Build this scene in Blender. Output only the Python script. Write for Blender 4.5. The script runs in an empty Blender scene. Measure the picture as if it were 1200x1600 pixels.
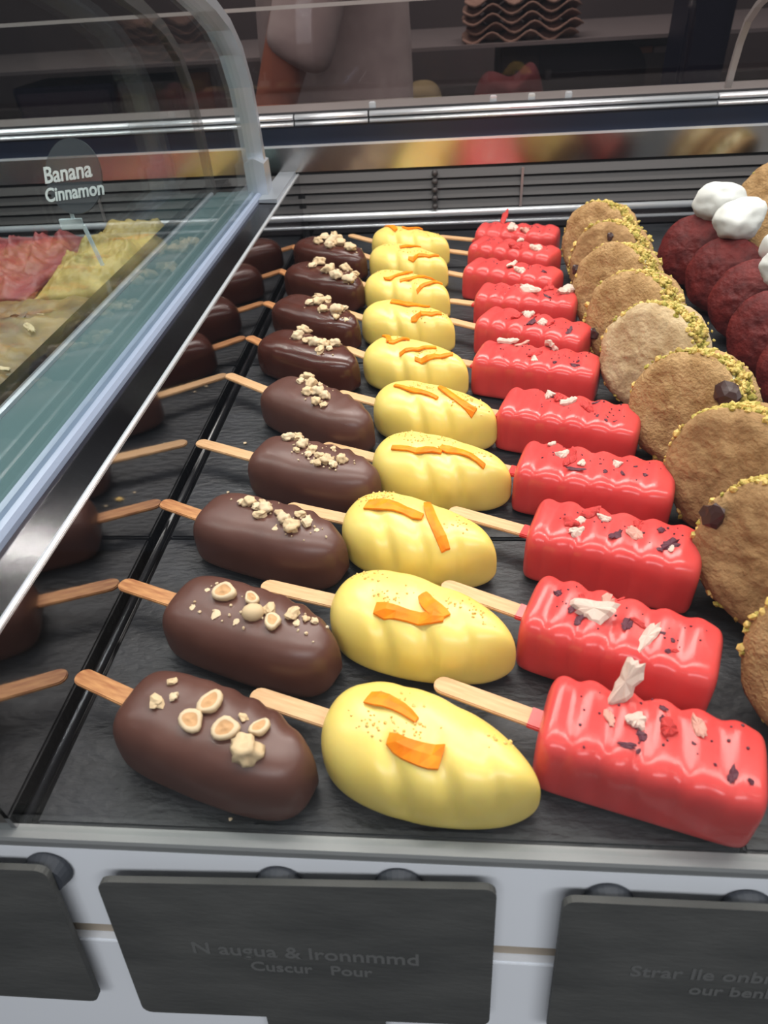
import bpy, bmesh, math, random
from mathutils import Vector, Matrix, noise, Euler
from mathutils.bvhtree import BVHTree

scene = bpy.context.scene
col = scene.collection
PI = math.pi
rnd = random.Random(7)

# ------------------------------------------------------------------ camera, world, lights, exposure
# phone held above the front glass of the case; z = 0 is the slate the desserts lie on, +y runs into the case
cam_d = bpy.data.cameras.new('camera')
cam_d.sensor_fit = 'VERTICAL'
cam_d.sensor_height = 24.0
cam_d.lens = 1062.0 / 1600.0 * 24.0
cam_d.clip_start = 0.01
cam = bpy.data.objects.new('camera', cam_d)
col.objects.link(cam)
ax_y = Vector((92, -870, 1062)).normalized()                # case depth axis seen from the camera
ax_x = Vector((1, 0, -92 / 1062.0))
ax_x = (ax_x - ax_y * ax_x.dot(ax_y)).normalized()
ax_z = Vector((ax_x.y * ax_y.z - ax_x.z * ax_y.y, ax_x.z * ax_y.x - ax_x.x * ax_y.z, ax_x.x * ax_y.y - ax_x.y * ax_y.x))
if ax_z.y > 0:
    ax_z = -ax_z
cam.matrix_world = Matrix(((ax_x.x, -ax_x.y, -ax_x.z, 0), (ax_y.x, -ax_y.y, -ax_y.z, 0), (ax_z.x, -ax_z.y, -ax_z.z, 0.28), (0, 0, 0, 1)))
scene.camera = cam
cam_d.dof.use_dof = True
cam_d.dof.focus_distance = 0.45
cam_d.dof.aperture_fstop = 9.0

world = bpy.data.worlds.new('World')
scene.world = world
world.use_nodes = True
bg = world.node_tree.nodes['Background']
bg.inputs[0].default_value = (0.74, 0.80, 0.92, 1)
bg.inputs[1].default_value = 0.11

def area(name, loc, rot, sx, sy, power, color):
    l = bpy.data.lights.new(name, 'AREA')
    l.shape = 'RECTANGLE'; l.size = sx; l.size_y = sy; l.energy = power; l.color = color
    o = bpy.data.objects.new(name, l); col.objects.link(o)
    o.location = loc; o.rotation_euler = rot
    return o
area('case_led_strip', (0.0, 0.34, 0.62), (0, 0, 0), 1.8, 0.04, 8.5, (1.0, 0.96, 0.90))
area('case_led_strip', (0.0, 0.78, 0.62), (0, 0, 0), 1.8, 0.04, 6.0, (1.0, 0.95, 0.88))
area('ceiling_panel', (0.3, -0.95, 1.35), (math.radians(-20), 0, 0), 1.8, 0.5, 36.0, (0.93, 0.96, 1.0))
area('ceiling_panel', (-0.1, 1.45, 1.6), (0, 0, 0), 1.8, 0.5, 34.0, (1.0, 0.94, 0.88))

vs = scene.view_settings
vs.view_transform = 'Standard'; vs.look = 'None'; vs.gamma = 1.0; vs.use_curve_mapping = False
vs.exposure = 0.0

# ------------------------------------------------------------------ materials
def mat(name, color, rough=0.5, metal=0.0, c2=None, scale=40.0, bump=0.0, bscale=200.0, sss=0.0, sssr=(1, .5, .3), spec=0.5, stretch=(1, 1, 1), coat=0.0, lo=0.35, hi=0.65, detail=6, sscale=0.006):
    m = bpy.data.materials.new(name); m.use_nodes = True
    nt = m.node_tree; b = nt.nodes['Principled BSDF']
    b.inputs['Base Color'].default_value = (*color, 1)
    b.inputs['Roughness'].default_value = rough
    b.inputs['Metallic'].default_value = metal
    b.inputs['Specular IOR Level'].default_value = spec
    b.inputs['Coat Weight'].default_value = coat
    b.inputs['Coat Roughness'].default_value = 0.12
    if sss:
        b.inputs['Subsurface Weight'].default_value = sss
        b.inputs['Subsurface Radius'].default_value = sssr
        b.inputs['Subsurface Scale'].default_value = sscale
    if c2 or bump:
        tc = nt.nodes.new('ShaderNodeTexCoord'); mp = nt.nodes.new('ShaderNodeMapping')
        mp.inputs['Scale'].default_value = stretch
        nt.links.new(tc.outputs['Object'], mp.inputs[0])
    if c2:
        n = nt.nodes.new('ShaderNodeTexNoise'); n.inputs['Scale'].default_value = scale; n.inputs['Detail'].default_value = detail
        r = nt.nodes.new('ShaderNodeValToRGB')
        r.color_ramp.elements[0].position = lo; r.color_ramp.elements[0].color = (*color, 1)
        r.color_ramp.elements[1].position = hi; r.color_ramp.elements[1].color = (*c2, 1)
        nt.links.new(mp.outputs[0], n.inputs['Vector']); nt.links.new(n.outputs['Fac'], r.inputs[0]); nt.links.new(r.outputs[0], b.inputs['Base Color'])
    if bump:
        n = nt.nodes.new('ShaderNodeTexNoise'); n.inputs['Scale'].default_value = bscale; n.inputs['Detail'].default_value = 5
        bp = nt.nodes.new('ShaderNodeBump'); bp.inputs['Strength'].default_value = bump; bp.inputs['Distance'].default_value = 0.002
        nt.links.new(mp.outputs[0], n.inputs['Vector']); nt.links.new(n.outputs['Fac'], bp.inputs['Height']); nt.links.new(bp.outputs[0], b.inputs['Normal'])
    return m

def glass(name, tint, ior=1.45, rough=0.0, boost=1.0):
    # thin pane: clear transmission plus the mirror reflection of its surface
    m = bpy.data.materials.new(name); m.use_nodes = True
    nt = m.node_tree; nt.nodes.remove(nt.nodes['Principled BSDF'])
    out = nt.nodes['Material Output']
    t = nt.nodes.new('ShaderNodeBsdfTransparent'); t.inputs[0].default_value = (*tint, 1)
    g = nt.nodes.new('ShaderNodeBsdfGlossy'); g.inputs['Roughness'].default_value = rough
    lw = nt.nodes.new('ShaderNodeLayerWeight'); lw.inputs[0].default_value = 0.5     # facing = 1 - cos, same from both sides
    pw = nt.nodes.new('ShaderNodeMath'); pw.operation = 'POWER'; pw.inputs[1].default_value = 5.0
    nt.links.new(lw.outputs['Facing'], pw.inputs[0])
    f0 = ((ior - 1) / (ior + 1)) ** 2
    fr = nt.nodes.new('ShaderNodeMath'); fr.operation = 'MULTIPLY_ADD'; fr.inputs[1].default_value = 1 - f0; fr.inputs[2].default_value = f0
    nt.links.new(pw.outputs[0], fr.inputs[0])
    mx = nt.nodes.new('ShaderNodeMixShader')
    nt.links.new(fr.outputs[0], mx.inputs[0]); nt.links.new(t.outputs[0], mx.inputs[1]); nt.links.new(g.outputs[0], mx.inputs[2])
    nt.links.new(mx.outputs[0], out.inputs[0])
    return m

M = dict(
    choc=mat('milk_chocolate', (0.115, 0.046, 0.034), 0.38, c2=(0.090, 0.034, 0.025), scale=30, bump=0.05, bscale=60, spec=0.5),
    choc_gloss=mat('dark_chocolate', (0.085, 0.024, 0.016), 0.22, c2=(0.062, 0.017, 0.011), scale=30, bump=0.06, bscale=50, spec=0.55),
    yellow=mat('mango_coating', (0.83, 0.645, 0.185), 0.33, c2=(0.81, 0.605, 0.14), scale=25, sss=0.25, sssr=(1, .5, .06), bump=0.03, bscale=80, spec=0.6),
    red=mat('raspberry_coating', (0.67, 0.078, 0.072), 0.22, c2=(0.61, 0.056, 0.054), scale=30, sss=0.3, sssr=(1, .15, .12), bump=0.04, bscale=70, spec=0.4),
    wood=mat('birch_wood', (0.64, 0.395, 0.205), 0.55, c2=(0.55, 0.31, 0.14), scale=60, stretch=(1, 12, 1), bump=0.05, bscale=300),
    wood_dark=mat('stained_wood', (0.58, 0.28, 0.105), 0.5, c2=(0.36, 0.13, 0.045), scale=70, stretch=(1, 7, 1), bump=0.06, bscale=300),
    nut=mat('hazelnut', (0.60, 0.40, 0.21), 0.6, c2=(0.78, 0.60, 0.38), scale=260, bump=0.3, bscale=500),
    nut_skin=mat('hazelnut_skin', (0.46, 0.20, 0.07), 0.6, c2=(0.68, 0.42, 0.20), scale=300),
    nut_pale=mat('hazelnut_cut', (0.60, 0.42, 0.24), 0.6, c2=(0.76, 0.61, 0.42), scale=300, bump=0.2, bscale=600),
    peel=mat('candied_orange', (0.86, 0.19, 0.0015), 0.5, c2=(0.92, 0.28, 0.004), scale=150, spec=0.25),
    granule=mat('crumb_gold', (0.72, 0.40, 0.08), 0.6, c2=(0.85, 0.62, 0.22), scale=400),
    white_fruit=mat('dried_strawberry_pale', (0.83, 0.66, 0.56), 0.55, c2=(0.72, 0.24, 0.20), scale=110, bump=0.5, bscale=300, lo=0.52, hi=0.74),
    pink_fruit=mat('dried_strawberry_pink', (0.62, 0.22, 0.17), 0.5, c2=(0.75, 0.45, 0.36), scale=150, bump=0.4, bscale=300),
    red_fruit=mat('dried_strawberry_red', (0.50, 0.012, 0.015), 0.35, c2=(0.66, 0.06, 0.05), scale=150, bump=0.4, bscale=300),
    petal=mat('dried_petal', (0.035, 0.010, 0.018), 0.45, c2=(0.16, 0.02, 0.045), scale=200, bump=0.3, bscale=300),
    slate=mat('slate', (0.0085, 0.0098, 0.0125), 0.48, c2=(0.020, 0.022, 0.027), scale=28, bump=0.55, bscale=120, stretch=(1, 2.2, 1)),
    black=mat('black_plastic', (0.012, 0.012, 0.014), 0.22),
    steel=mat('polished_steel', (0.46, 0.45, 0.46), 0.07, metal=1.0, bump=0.02, bscale=40, stretch=(1, 0.15, 1)),
    steel_dark_refl=mat('polished_dark_steel', (0.13, 0.112, 0.118), 0.14, metal=1.0, bump=0.05, bscale=60),  # polished steel with dark overhead reflections put into its base colour
    mirror=mat('mirror_steel', (0.50, 0.48, 0.46), 0.17, metal=1.0, bump=0.03, bscale=30),
    chrome=mat('chrome', (0.80, 0.82, 0.86), 0.22, metal=0.55),
    alu=mat('brushed_aluminium', (0.52, 0.56, 0.62), 0.28, metal=0.6, c2=(0.60, 0.64, 0.70), scale=30, stretch=(1, .05, 1)),
    bead=mat('pale_gasket', (0.30, 0.35, 0.47), 0.3),
    teal=mat('teal_glazing_base', (0.085, 0.140, 0.150), 0.22, c2=(0.12, 0.19, 0.20), scale=12, stretch=(1, .05, 1)),
    navy=mat('navy_band', (0.012, 0.018, 0.038), 0.35),
    louvre=mat('louvre_slat', (0.045, 0.038, 0.038), 0.45),
    gap=mat('dark_gap', (0.006, 0.006, 0.008), 0.6),
    white=mat('white_panel', (0.89, 0.91, 0.94), 0.28),
    lip=mat('grey_lip', (0.24, 0.245, 0.24), 0.35),
    beige=mat('beige_seam', (0.42, 0.35, 0.27), 0.6),
    tag=mat('chalk_slate', (0.058, 0.059, 0.056), 0.7, c2=(0.090, 0.090, 0.084), scale=14, bump=0.25, bscale=150, stretch=(1, 1, 3)),
    faint=mat('faded_lettering', (0.125, 0.125, 0.120), 0.8),
    chalk=mat('chalk_white', (0.85, 0.87, 0.88), 0.7),
    label=mat('label_grey', (0.05, 0.055, 0.065), 0.6),
    clip=mat('white_clip', (0.70, 0.78, 0.82), 0.35),
    cookie=mat('cookie_dough', (0.31, 0.175, 0.070), 0.85, c2=(0.46, 0.29, 0.135), scale=90, bump=1.0, bscale=420, spec=0.2),
    cookie_pale=mat('pale_cookie_dough', (0.42, 0.29, 0.155), 0.85, c2=(0.56, 0.42, 0.25), scale=90, bump=0.8, bscale=300, spec=0.2),
    cookie_dark=mat('brown_cookie_dough', (0.26, 0.145, 0.062), 0.85, c2=(0.38, 0.23, 0.105), scale=90, bump=0.9, bscale=260, spec=0.2),
    cream=mat('cream_filling', (0.84, 0.74, 0.42), 0.5, c2=(0.88, 0.82, 0.58), scale=60, sss=0.2),
    pist=mat('chopped_pistachio', (0.31, 0.26, 0.035), 0.6, c2=(0.66, 0.45, 0.13), scale=170, lo=.40, hi=.60),
    chip=mat('chocolate_chip', (0.045, 0.018, 0.015), 0.35),
    velvet=mat('red_velvet', (0.075, 0.007, 0.007), 0.6, c2=(0.135, 0.012, 0.010), scale=80, bump=0.6, bscale=250, spec=0.3),
    velvet_glaze=mat('red_velvet_filling', (0.34, 0.018, 0.012), 0.35, c2=(0.62, 0.22, 0.12), scale=45, bump=0.3, bscale=120, lo=.5, hi=.75),
    meringue=mat('white_meringue', (0.74, 0.75, 0.72), 0.6, bump=0.5, bscale=160, sss=0.2, sssr=(1, 1, 1)),
    gel_pink=mat('raspberry_gelato', (0.17, 0.022, 0.027), 0.5, c2=(0.28, 0.058, 0.058), scale=60, bump=0.5, bscale=160),
    gel_yellow=mat('banana_gelato', (0.32, 0.215, 0.045), 0.5, c2=(0.44, 0.32, 0.10), scale=50, bump=0.5, bscale=160),
    gel_brown=mat('nut_gelato', (0.075, 0.038, 0.014), 0.5, c2=(0.25, 0.145, 0.05), scale=40, bump=0.5, bscale=120),
    gel_cream=mat('cream_gelato', (0.36, 0.28, 0.12), 0.5, c2=(0.22, 0.11, 0.045), scale=30, bump=0.5, bscale=120, lo=.55, hi=.7),
    gel_slice=mat('biscuit_slice', (0.11, 0.085, 0.055), 0.6, c2=(0.16, 0.125, 0.08), scale=60),
    room_wall=mat('back_room_wall', (0.095, 0.078, 0.078), 0.8, c2=(0.115, 0.094, 0.092), scale=3),
    room_floor=mat('room_floor', (0.10, 0.09, 0.085), 0.6),
    counter=mat('counter', (0.16, 0.135, 0.12), 0.35),
    shelf=mat('grey_shelf', (0.33, 0.29, 0.28), 0.35, metal=0.4),
    shirt=mat('grey_shirt', (0.52, 0.44, 0.41), 0.9, c2=(0.60, 0.52, 0.48), scale=30, bump=0.3, bscale=60),
    skin=mat('skin', (0.38, 0.14, 0.085), 0.5, sss=0.1),
    hair=mat('hair', (0.02, 0.012, 0.01), 0.5),
    trousers=mat('trousers', (0.03, 0.03, 0.04), 0.9),
    red_cloth=mat('dark_red_cloth', (0.10, 0.018, 0.02), 0.9, c2=(0.13, 0.028, 0.028), scale=20),
    olive=mat('olive_sack', (0.22, 0.17, 0.09), 0.9, c2=(0.27, 0.21, 0.11), scale=20, bump=.3, bscale=40),
    carton=mat('pulp_carton', (0.26, 0.15, 0.11), 0.9, c2=(0.34, 0.21, 0.16), scale=60),
    machine=mat('dark_machine', (0.018, 0.017, 0.024), 0.45),
    grey_box=mat('grey_cabinet', (0.075, 0.068, 0.068), 0.5),
    blue_dark=mat('dark_blue_panel', (0.008, 0.008, 0.026), 0.4),
    orange_board=mat('brown_board', (0.25, 0.13, 0.08), 0.7),
    glass=glass('clear_glass', (0.93, 0.96, 0.96)),
    glass_front=glass('front_glass', (0.97, 0.98, 0.98)),
    glass_dark=glass('smoked_glass', (0.74, 0.70, 0.71)),
)

# ------------------------------------------------------------------ helpers
def link(name, me, m=None, parent=None, loc=(0, 0, 0), rot=(0, 0, 0), smooth=False):
    o = bpy.data.objects.new(name, me); col.objects.link(o)
    if m is not None:
        for k in (m if isinstance(m, (list, tuple)) else [m]):
            me.materials.append(k)
    o.location = loc; o.rotation_euler = rot
    if parent: o.parent = parent
    if smooth:
        for p in me.polygons: p.use_smooth = True
    return o

def from_bm(name, bm, m=None, parent=None, loc=(0, 0, 0), rot=(0, 0, 0), smooth=False, bevel=0.0):
    if bevel:
        bmesh.ops.bevel(bm, geom=[e for e in bm.edges], offset=bevel, segments=2, affect='EDGES', clamp_overlap=True)
    bmesh.ops.recalc_face_normals(bm, faces=bm.faces)
    me = bpy.data.meshes.new(name); bm.to_mesh(me); bm.free()
    return link(name, me, m, parent, loc, rot, smooth)

def box(bm, x0, x1, y0, y1, z0, z1):
    v = [bm.verts.new((x, y, z)) for x in (x0, x1) for y in (y0, y1) for z in (z0, z1)]
    for f in ((0, 1, 3, 2), (4, 6, 7, 5), (0, 4, 5, 1), (2, 3, 7, 6), (0, 2, 6, 4), (1, 5, 7, 3)):
        bm.faces.new([v[i] for i in f])

def box_obj(name, b, m, parent=None, bevel=0.0, loc=(0, 0, 0), rot=(0, 0, 0)):
    bm = bmesh.new(); box(bm, *b)
    return from_bm(name, bm, m, parent, loc, rot, False, bevel)

def prism(bm, prof, a0, a1, axis):
    # closed profile extruded along one axis; axis 'y': profile (x, z); axis 'x': profile (y, z)
    put = (lambda p, a: (p[0], a, p[1])) if axis == 'y' else (lambda p, a: (a, p[0], p[1]))
    A = [bm.verts.new(put(p, a0)) for p in prof]; B = [bm.verts.new(put(p, a1)) for p in prof]
    n = len(prof)
    for i in range(n):
        bm.faces.new((A[i], A[(i + 1) % n], B[(i + 1) % n], B[i]))
    bm.faces.new(A); bm.faces.new(B[::-1])

def prism_obj(name, prof, a0, a1, axis, m, parent=None, bevel=0.0):
    bm = bmesh.new(); prism(bm, prof, a0, a1, axis)
    return from_bm(name, bm, m, parent, bevel=bevel)

def tag(o, label, cat, group=None):
    o['label'] = label; o['category'] = cat
    if group: o['group'] = group
    return o

def struct(o, label=None):
    o['kind'] = 'structure'
    if label: o['label'] = label
    return o

def empty(name, loc=(0, 0, 0), rotz=0.0, rot=None):
    o = bpy.data.objects.new(name, None); col.objects.link(o)
    o.empty_display_size = 0.02; o.location = loc
    o.rotation_euler = rot if rot else (0, 0, rotz)
    return o

def sgnpow(v, p):
    return math.copysign(abs(v) ** p, v)

def ribbon(path, w, thick, name, m, parent=None):
    # flat bar of constant section swept along a path in a y-z plane (x is the bar's thickness)
    bm = bmesh.new(); rows = []
    for i, p in enumerate(path):
        a = path[max(i - 1, 0)]; b = path[min(i + 1, len(path) - 1)]
        t = Vector((0, b[1] - a[1], b[2] - a[2])).normalized(); nrm = Vector((0, -t.z, t.y))
        c = Vector(p)
        rows.append([bm.verts.new(c + nrm * s * w / 2 + Vector((q * thick / 2, 0, 0))) for s, q in ((-1, -1), (1, -1), (1, 1), (-1, 1))])
    for r0, r1 in zip(rows, rows[1:]):
        for k in range(4):
            bm.faces.new((r0[k], r0[(k + 1) % 4], r1[(k + 1) % 4], r1[k]))
    bm.faces.new(rows[0]); bm.faces.new(rows[-1][::-1])
    return from_bm(name, bm, m, parent)

def text_mesh(body, size, shear=0.0, offset=0.0, extrude=0.0003):
    cu = bpy.data.curves.new('lettering', 'FONT')
    cu.body = body; cu.size = size; cu.extrude = extrude; cu.offset = offset; cu.shear = shear
    cu.align_x = 'CENTER'; cu.align_y = 'CENTER'; cu.resolution_u = 3
    o = bpy.data.objects.new('lettering', cu); col.objects.link(o)
    dg = bpy.context.evaluated_depsgraph_get(); dg.update()
    me = bpy.data.meshes.new_from_object(o.evaluated_get(dg))
    bpy.data.objects.remove(o); bpy.data.curves.remove(cu)
    return me

def rock_mesh(name, seed, amp, flat=1.0, sub=2, freq=1.6):
    bm = bmesh.new(); bmesh.ops.create_icosphere(bm, subdivisions=sub, radius=0.5)
    off = Vector((seed * 3.1, seed * 1.7, seed * 0.9))
    for v in bm.verts:
        d = noise.noise(v.co * freq * 2 + off) + 0.5 * noise.noise(v.co * freq * 5 + off)
        v.co *= 1 + amp * d
        v.co.z *= flat
    me = bpy.data.meshes.new(name); bm.to_mesh(me); bm.free()
    return me

def shard_mesh(name, seed, thick=0.35, ragged=0.35, n=20):
    # thin ragged flake, unit length along x, unit width along y, slightly curled
    r = random.Random(seed); bm = bmesh.new()
    top, bot, mid = [], [], []
    for i in range(n):
        a = 2 * PI * i / n; q = 1.12 - ragged * (r.random() * .75 + .15 * (i % 2)) + .12 * math.sin(3 * a + seed)
        x, y = 0.5 * q * math.cos(a), 0.5 * q * math.sin(a)
        z = 0.35 * (x * x - y * y) + r.uniform(-.09, .09)
        top.append(bm.verts.new((x * .8, y * .8, z + thick * .5))); mid.append(bm.verts.new((x, y, z + thick * .1))); bot.append(bm.verts.new((x * .85, y * .85, z - thick * .5)))
    ct = bm.verts.new((0, 0, thick * (.5 + r.uniform(-.2, .2)))); cb = bm.verts.new((0, 0, -thick * .5))
    for i in range(n):
        j = (i + 1) % n
        bm.faces.new((top[i], top[j], ct)); bm.faces.new((mid[i], mid[j], top[j], top[i])); bm.faces.new((bot[i], bot[j], mid[j], mid[i])); bm.faces.new((bot[j], bot[i], cb))
    bmesh.ops.recalc_face_normals(bm, faces=bm.faces)
    me = bpy.data.meshes.new(name); bm.to_mesh(me); bm.free()
    return me

def scatter(name, pts, base, m, parent, seed=1):
    # many tiny crumbs joined into one part; pts = (position, size)
    r = random.Random(seed); verts, faces = [], []
    bv = [v.co.copy() for v in base.vertices]; bf = [tuple(p.vertices) for p in base.polygons]
    for p, s in pts:
        q = Euler((r.uniform(0, 6), r.uniform(0, 6), r.uniform(0, 6))).to_matrix(); k = len(verts)
        sc = Vector((s * r.uniform(.7, 1.3), s * r.uniform(.7, 1.2), s * r.uniform(.6, 1.1)))
        for v in bv:
            verts.append(Vector(p) + q @ Vector((v.x * sc.x, v.y * sc.y, v.z * sc.z)))
        faces += [tuple(i + k for i in f) for f in bf]
    me = bpy.data.meshes.new(name); me.from_pydata(verts, [], faces)
    o = link(name, me, m, parent); o['kind'] = 'stuff'
    return o

# ------------------------------------------------------------------ the setting
XL, XR = -1.15, 0.80            # the cases run on to both sides
YB = 0.930                      # rear wall of the case

struct(box_obj('floor', (-2.6, 2.6, -1.2, 3.2, -1.10, -1.06), M['room_floor']))
struct(box_obj('wall_back', (-2.6, 2.6, 2.70, 2.78, -1.06, 1.7), M['room_wall']))

# slate-covered shelf the desserts lie on
bed = struct(box_obj('shelf_bed', (-0.1812, 0.46, 0.1308, 0.9295, -0.020, -0.0095), M['black']))
xs = (-0.1755, 0.118, 0.445); ys = (0.1308, 0.317, 0.555, 0.790, 0.926)
for i in range(2):
    for j in range(4):
        d = rnd.uniform(0, 0.0006)
        bm = bmesh.new(); box(bm, xs[i] + .0008, xs[i + 1] - .0008, ys[j] + .0008, ys[j + 1] - .0008, -0.0095, -d)
        from_bm('slate_tile', bm, M['slate'], bed, bevel=0.0011)

# polished divider between the two cases
wl = struct(box_obj('wall_left', (-0.1840, -0.1815, 0.1285, YB, -0.020, 0.0745), M['steel']))
bm = bmesh.new()
prism(bm, [(-0.1811 + 0.0022 * math.cos(a) - .0004, 0.0 + 0.0030 * math.sin(a) - .004) for a in [2 * PI * k / 12 for k in range(12)]], 0.131, 0.926, 'y')
from_bm('foot_bead', bm, M['black'], wl, smooth=True)
prism_obj('rolled_edge', [(-0.1814, 0.0738), (-0.1820, 0.0752), (-0.1832, 0.0757), (-0.1848, 0.0752), (-0.1848, 0.0738)], 0.1285, YB, 'y', M['chrome'], wl)
prism_obj('ledge', [(-0.1848, 0.0738), (-0.2065, 0.0748), (-0.2065, 0.0700), (-0.1848, 0.0700)], 0.1285, 0.925, 'y', M['steel_dark_refl'], wl)
prism_obj('glazing_base', [(-0.2195, 0.0800), (-0.2440, 0.0770), (-0.2660, 0.0775), (-0.2660, 0.0640), (-0.2065, 0.0640), (-0.2065, 0.0700), (-0.2195, 0.0700)], 0.1285, 0.845, 'y', M['teal'], wl)
prism_obj('gasket', [(-0.2066, 0.0700), (-0.2066, 0.0780), (-0.2085, 0.0805), (-0.2115, 0.0812), (-0.2135, 0.0790), (-0.2150, 0.0812), (-0.2180, 0.0820), (-0.2194, 0.0805), (-0.2194, 0.0700)], 0.1285, 0.845, 'y', M['bead'], wl)
prism_obj('gasket', [(-0.2661, 0.0640), (-0.2661, 0.0800), (-0.2680, 0.0812), (-0.2715, 0.0800), (-0.2725, 0.0640)], 0.1285, 0.845, 'y', M['alu'], wl)
prism_obj('ledge', [(-0.2726, 0.0738), (-0.2965, 0.0725), (-0.2965, -0.0600), (-0.2945, -0.0600), (-0.2945, 0.0690), (-0.2726, 0.0700)], 0.1285, 0.925, 'y', M['steel_dark_refl'], wl)
prism_obj('corner_bracket', [(-0.1850, 0.0745), (-0.1850, 0.0790), (-0.2060, 0.0790), (-0.2060, 0.0756)], 0.800, 0.926, 'y', M['alu'], wl)
prism_obj('corner_strip', [(-0.1813, -0.0090), (-0.1813, 0.0560), (-0.1770, 0.0560), (-0.1770, -0.0090)], 0.9262, 0.9298, 'y', M['gap'], wl)

# rear wall with rails, grille, mirror strip and navy band
wr = struct(box_obj('wall_rear', (XL, XR, YB + .0005, YB + .010, -0.030, 0.142), M['gap']))
box_obj('kick_plate', (XL, XR, YB - .002, YB, -0.020, 0.0285), M['steel_dark_refl'], wr)
def round_bar(name, cy, cz, ry, rz, x0, x1, m, parent):
    bm = bmesh.new(); prism(bm, [(cy + ry * math.cos(a), cz + rz * math.sin(a)) for a in [2 * PI * k / 20 for k in range(20)]], x0, x1, 'x')
    return from_bm(name, bm, m, parent, smooth=True)
round_bar('rail', YB - .0045, .0102, .0022, .0022, XL, XR, M['chrome'], wr)
round_bar('rail', YB - .0062, .0230, .0038, .0042, XL, XR, M['chrome'], wr)
box_obj('mirror_strip', (XL, XR, YB - .003, YB, 0.0775, 0.1060), M['mirror'], wr)
box_obj('edge_line', (XL, XR, YB - .006, YB, 0.1060, 0.1085), M['chrome'], wr)
box_obj('navy_band', (XL, XR, YB - .004, YB, 0.1085, 0.1285), M['navy'], wr)
cuts = (XL, -0.385, -0.179, -0.0885, 0.3135, XR)
for a, b in zip(cuts, cuts[1:]):
    for z0, z1 in ((0.1286, 0.1340), (0.1350, 0.1412)):
        round_bar('worktop_trim', YB - .003, (z0 + z1) / 2, .006, (z1 - z0) / 2, a + .0012, b - .0012, M['chrome'], wr)
box_obj('worktop', (XL, XR, YB + .0105, 1.040, 0.1180, 0.1360), M['shelf'], wr)
for x in (-0.085, 0.060, 0.105, 0.148):
    box_obj('door_stop', (x - .004, x + .004, YB + .014, YB + .020, 0.1361, 0.1480), M['chrome'], wr, bevel=.001)

ag = tag(empty('air_grille', (0.0, YB, 0.029)), 'dark louvred air grille along the back of the case', 'grille')
for k in range(4):
    z = 0.0035 + k * 0.0120
    bm = bmesh.new(); prism(bm, [(-0.0065, z - .0035), (-0.0050, z - .0042), (-0.0004, z + .0044), (-0.0016, z + .0054)], XL, XR, 'x')
    from_bm('slat', bm, M['louvre'], ag)
for x in (0.098, 0.420, -0.45):
    box_obj('bracket', (x - .0015, x + .0015, -0.0085, -0.0058, -0.001, 0.0440), M['shelf'], ag)
bm = bmesh.new()
for k in range(5):
    bmesh.ops.create_uvsphere(bm, u_segments=10, v_segments=6, radius=0.0042, matrix=Matrix.Translation((-0.010, -0.0095, 0.003 + k * 0.0098)))
from_bm('beaded_bracket', bm, M['louvre'], ag, smooth=True)

gd = struct(box_obj('window_1', (XL, XR, 1.044, 1.050, 0.1365, 0.62), M['glass_dark']), 'smoked glass doors behind the case')
box_obj('window_rail', (XL, XR, 1.0405, 1.0435, 0.2385, 0.2425), M['shelf'], gd)  # solid bar standing in for a rail line reflected in the glass

# front panel, lip and front glass
A = math.radians(11.6)
dn = Vector((0, -math.sin(A), -math.cos(A))); nf = Vector((0, -math.cos(A), math.sin(A)))
P0 = Vector((0, 0.124, -0.004))
def onfront(x, s, off): return Vector((x, 0, 0)) + P0 + dn * s + nf * off
def slab(name, s0, s1, off, th, m, parent, x0=-0.8, x1=0.8, bevel=0.0):
    prof = [onfront(0, s0, off), onfront(0, s1, off), onfront(0, s1, off - th), onfront(0, s0, off - th)]
    return prism_obj(name, [(p.y, p.z) for p in prof], x0, x1, 'x', m, parent, bevel)
wf = struct(slab('wall_front', 0.001, 0.0555, 0.0, 0.004, M['white'], None, bevel=.001))
slab('seam_strip', 0.056, 0.0650, -0.003, 0.004, M['beige'], wf)
slab('lower_panel', 0.0655, 0.40, 0.001, 0.006, M['white'], wf, bevel=.001)
prism_obj('sill', [(0.1238, -0.0044), (0.1238, -0.0012), (0.1246, 0.0004), (0.1306, 0.0004), (0.1306, -0.0090), (0.1243, -0.0090)], -0.8, 0.8, 'x', M['lip'], wf)
struct(box_obj('window_2', (-0.80, 0.80, 0.1275, 0.1295, 0.0006, 0.55), M['glass_front']), 'clear front glass standing on the white sill')

# glass end panels with rounded frames
edge = [(0.838, 0.066), (0.838, 0.110), (0.836, 0.150), (0.830, 0.185), (0.812, 0.217), (0.782, 0.240), (0.740, 0.2575), (0.690, 0.273), (0.600, 0.305), (0.480, 0.350), (0.340, 0.402), (0.200, 0.455)]
def end_panel(x, thick, w, fm, label, edge=edge, front=0.1315, z0=0.0822):
    t = tag(empty('glass_end_panel', (x, edge[0][0], edge[0][1])), label, 'glass panel', 'glass end panels')
    L = lambda p: (0, p[0] - edge[0][0], p[1] - edge[0][1])
    ribbon([L(p) for p in edge], w, thick, 'frame', fm, t)
    prof = [(p[0] - edge[0][0], p[1] - edge[0][1]) for p in edge[1:]] + [(front - edge[0][0], edge[-1][1] + .02 - edge[0][1]), (front - edge[0][0], z0 - edge[0][1]), (0, z0 - edge[0][1])]
    prism_obj('pane', prof, -.0025, .0025, 'x', M['glass'], t)
    return t
p = end_panel(-0.213, 0.024, 0.010, M['alu'], 'glass end panel with pale grey rounded frame beside the chocolate bars')
bm = bmesh.new(); prism(bm, [(-0.004, 0.0), (0.004, 0.0), (0.014, 0.012), (0.014, 0.045), (0.004, 0.050), (-0.004, 0.050)], -0.018, 0.010, 'y')
from_bm('corner_shoe', bm, M['alu'], p)
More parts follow.
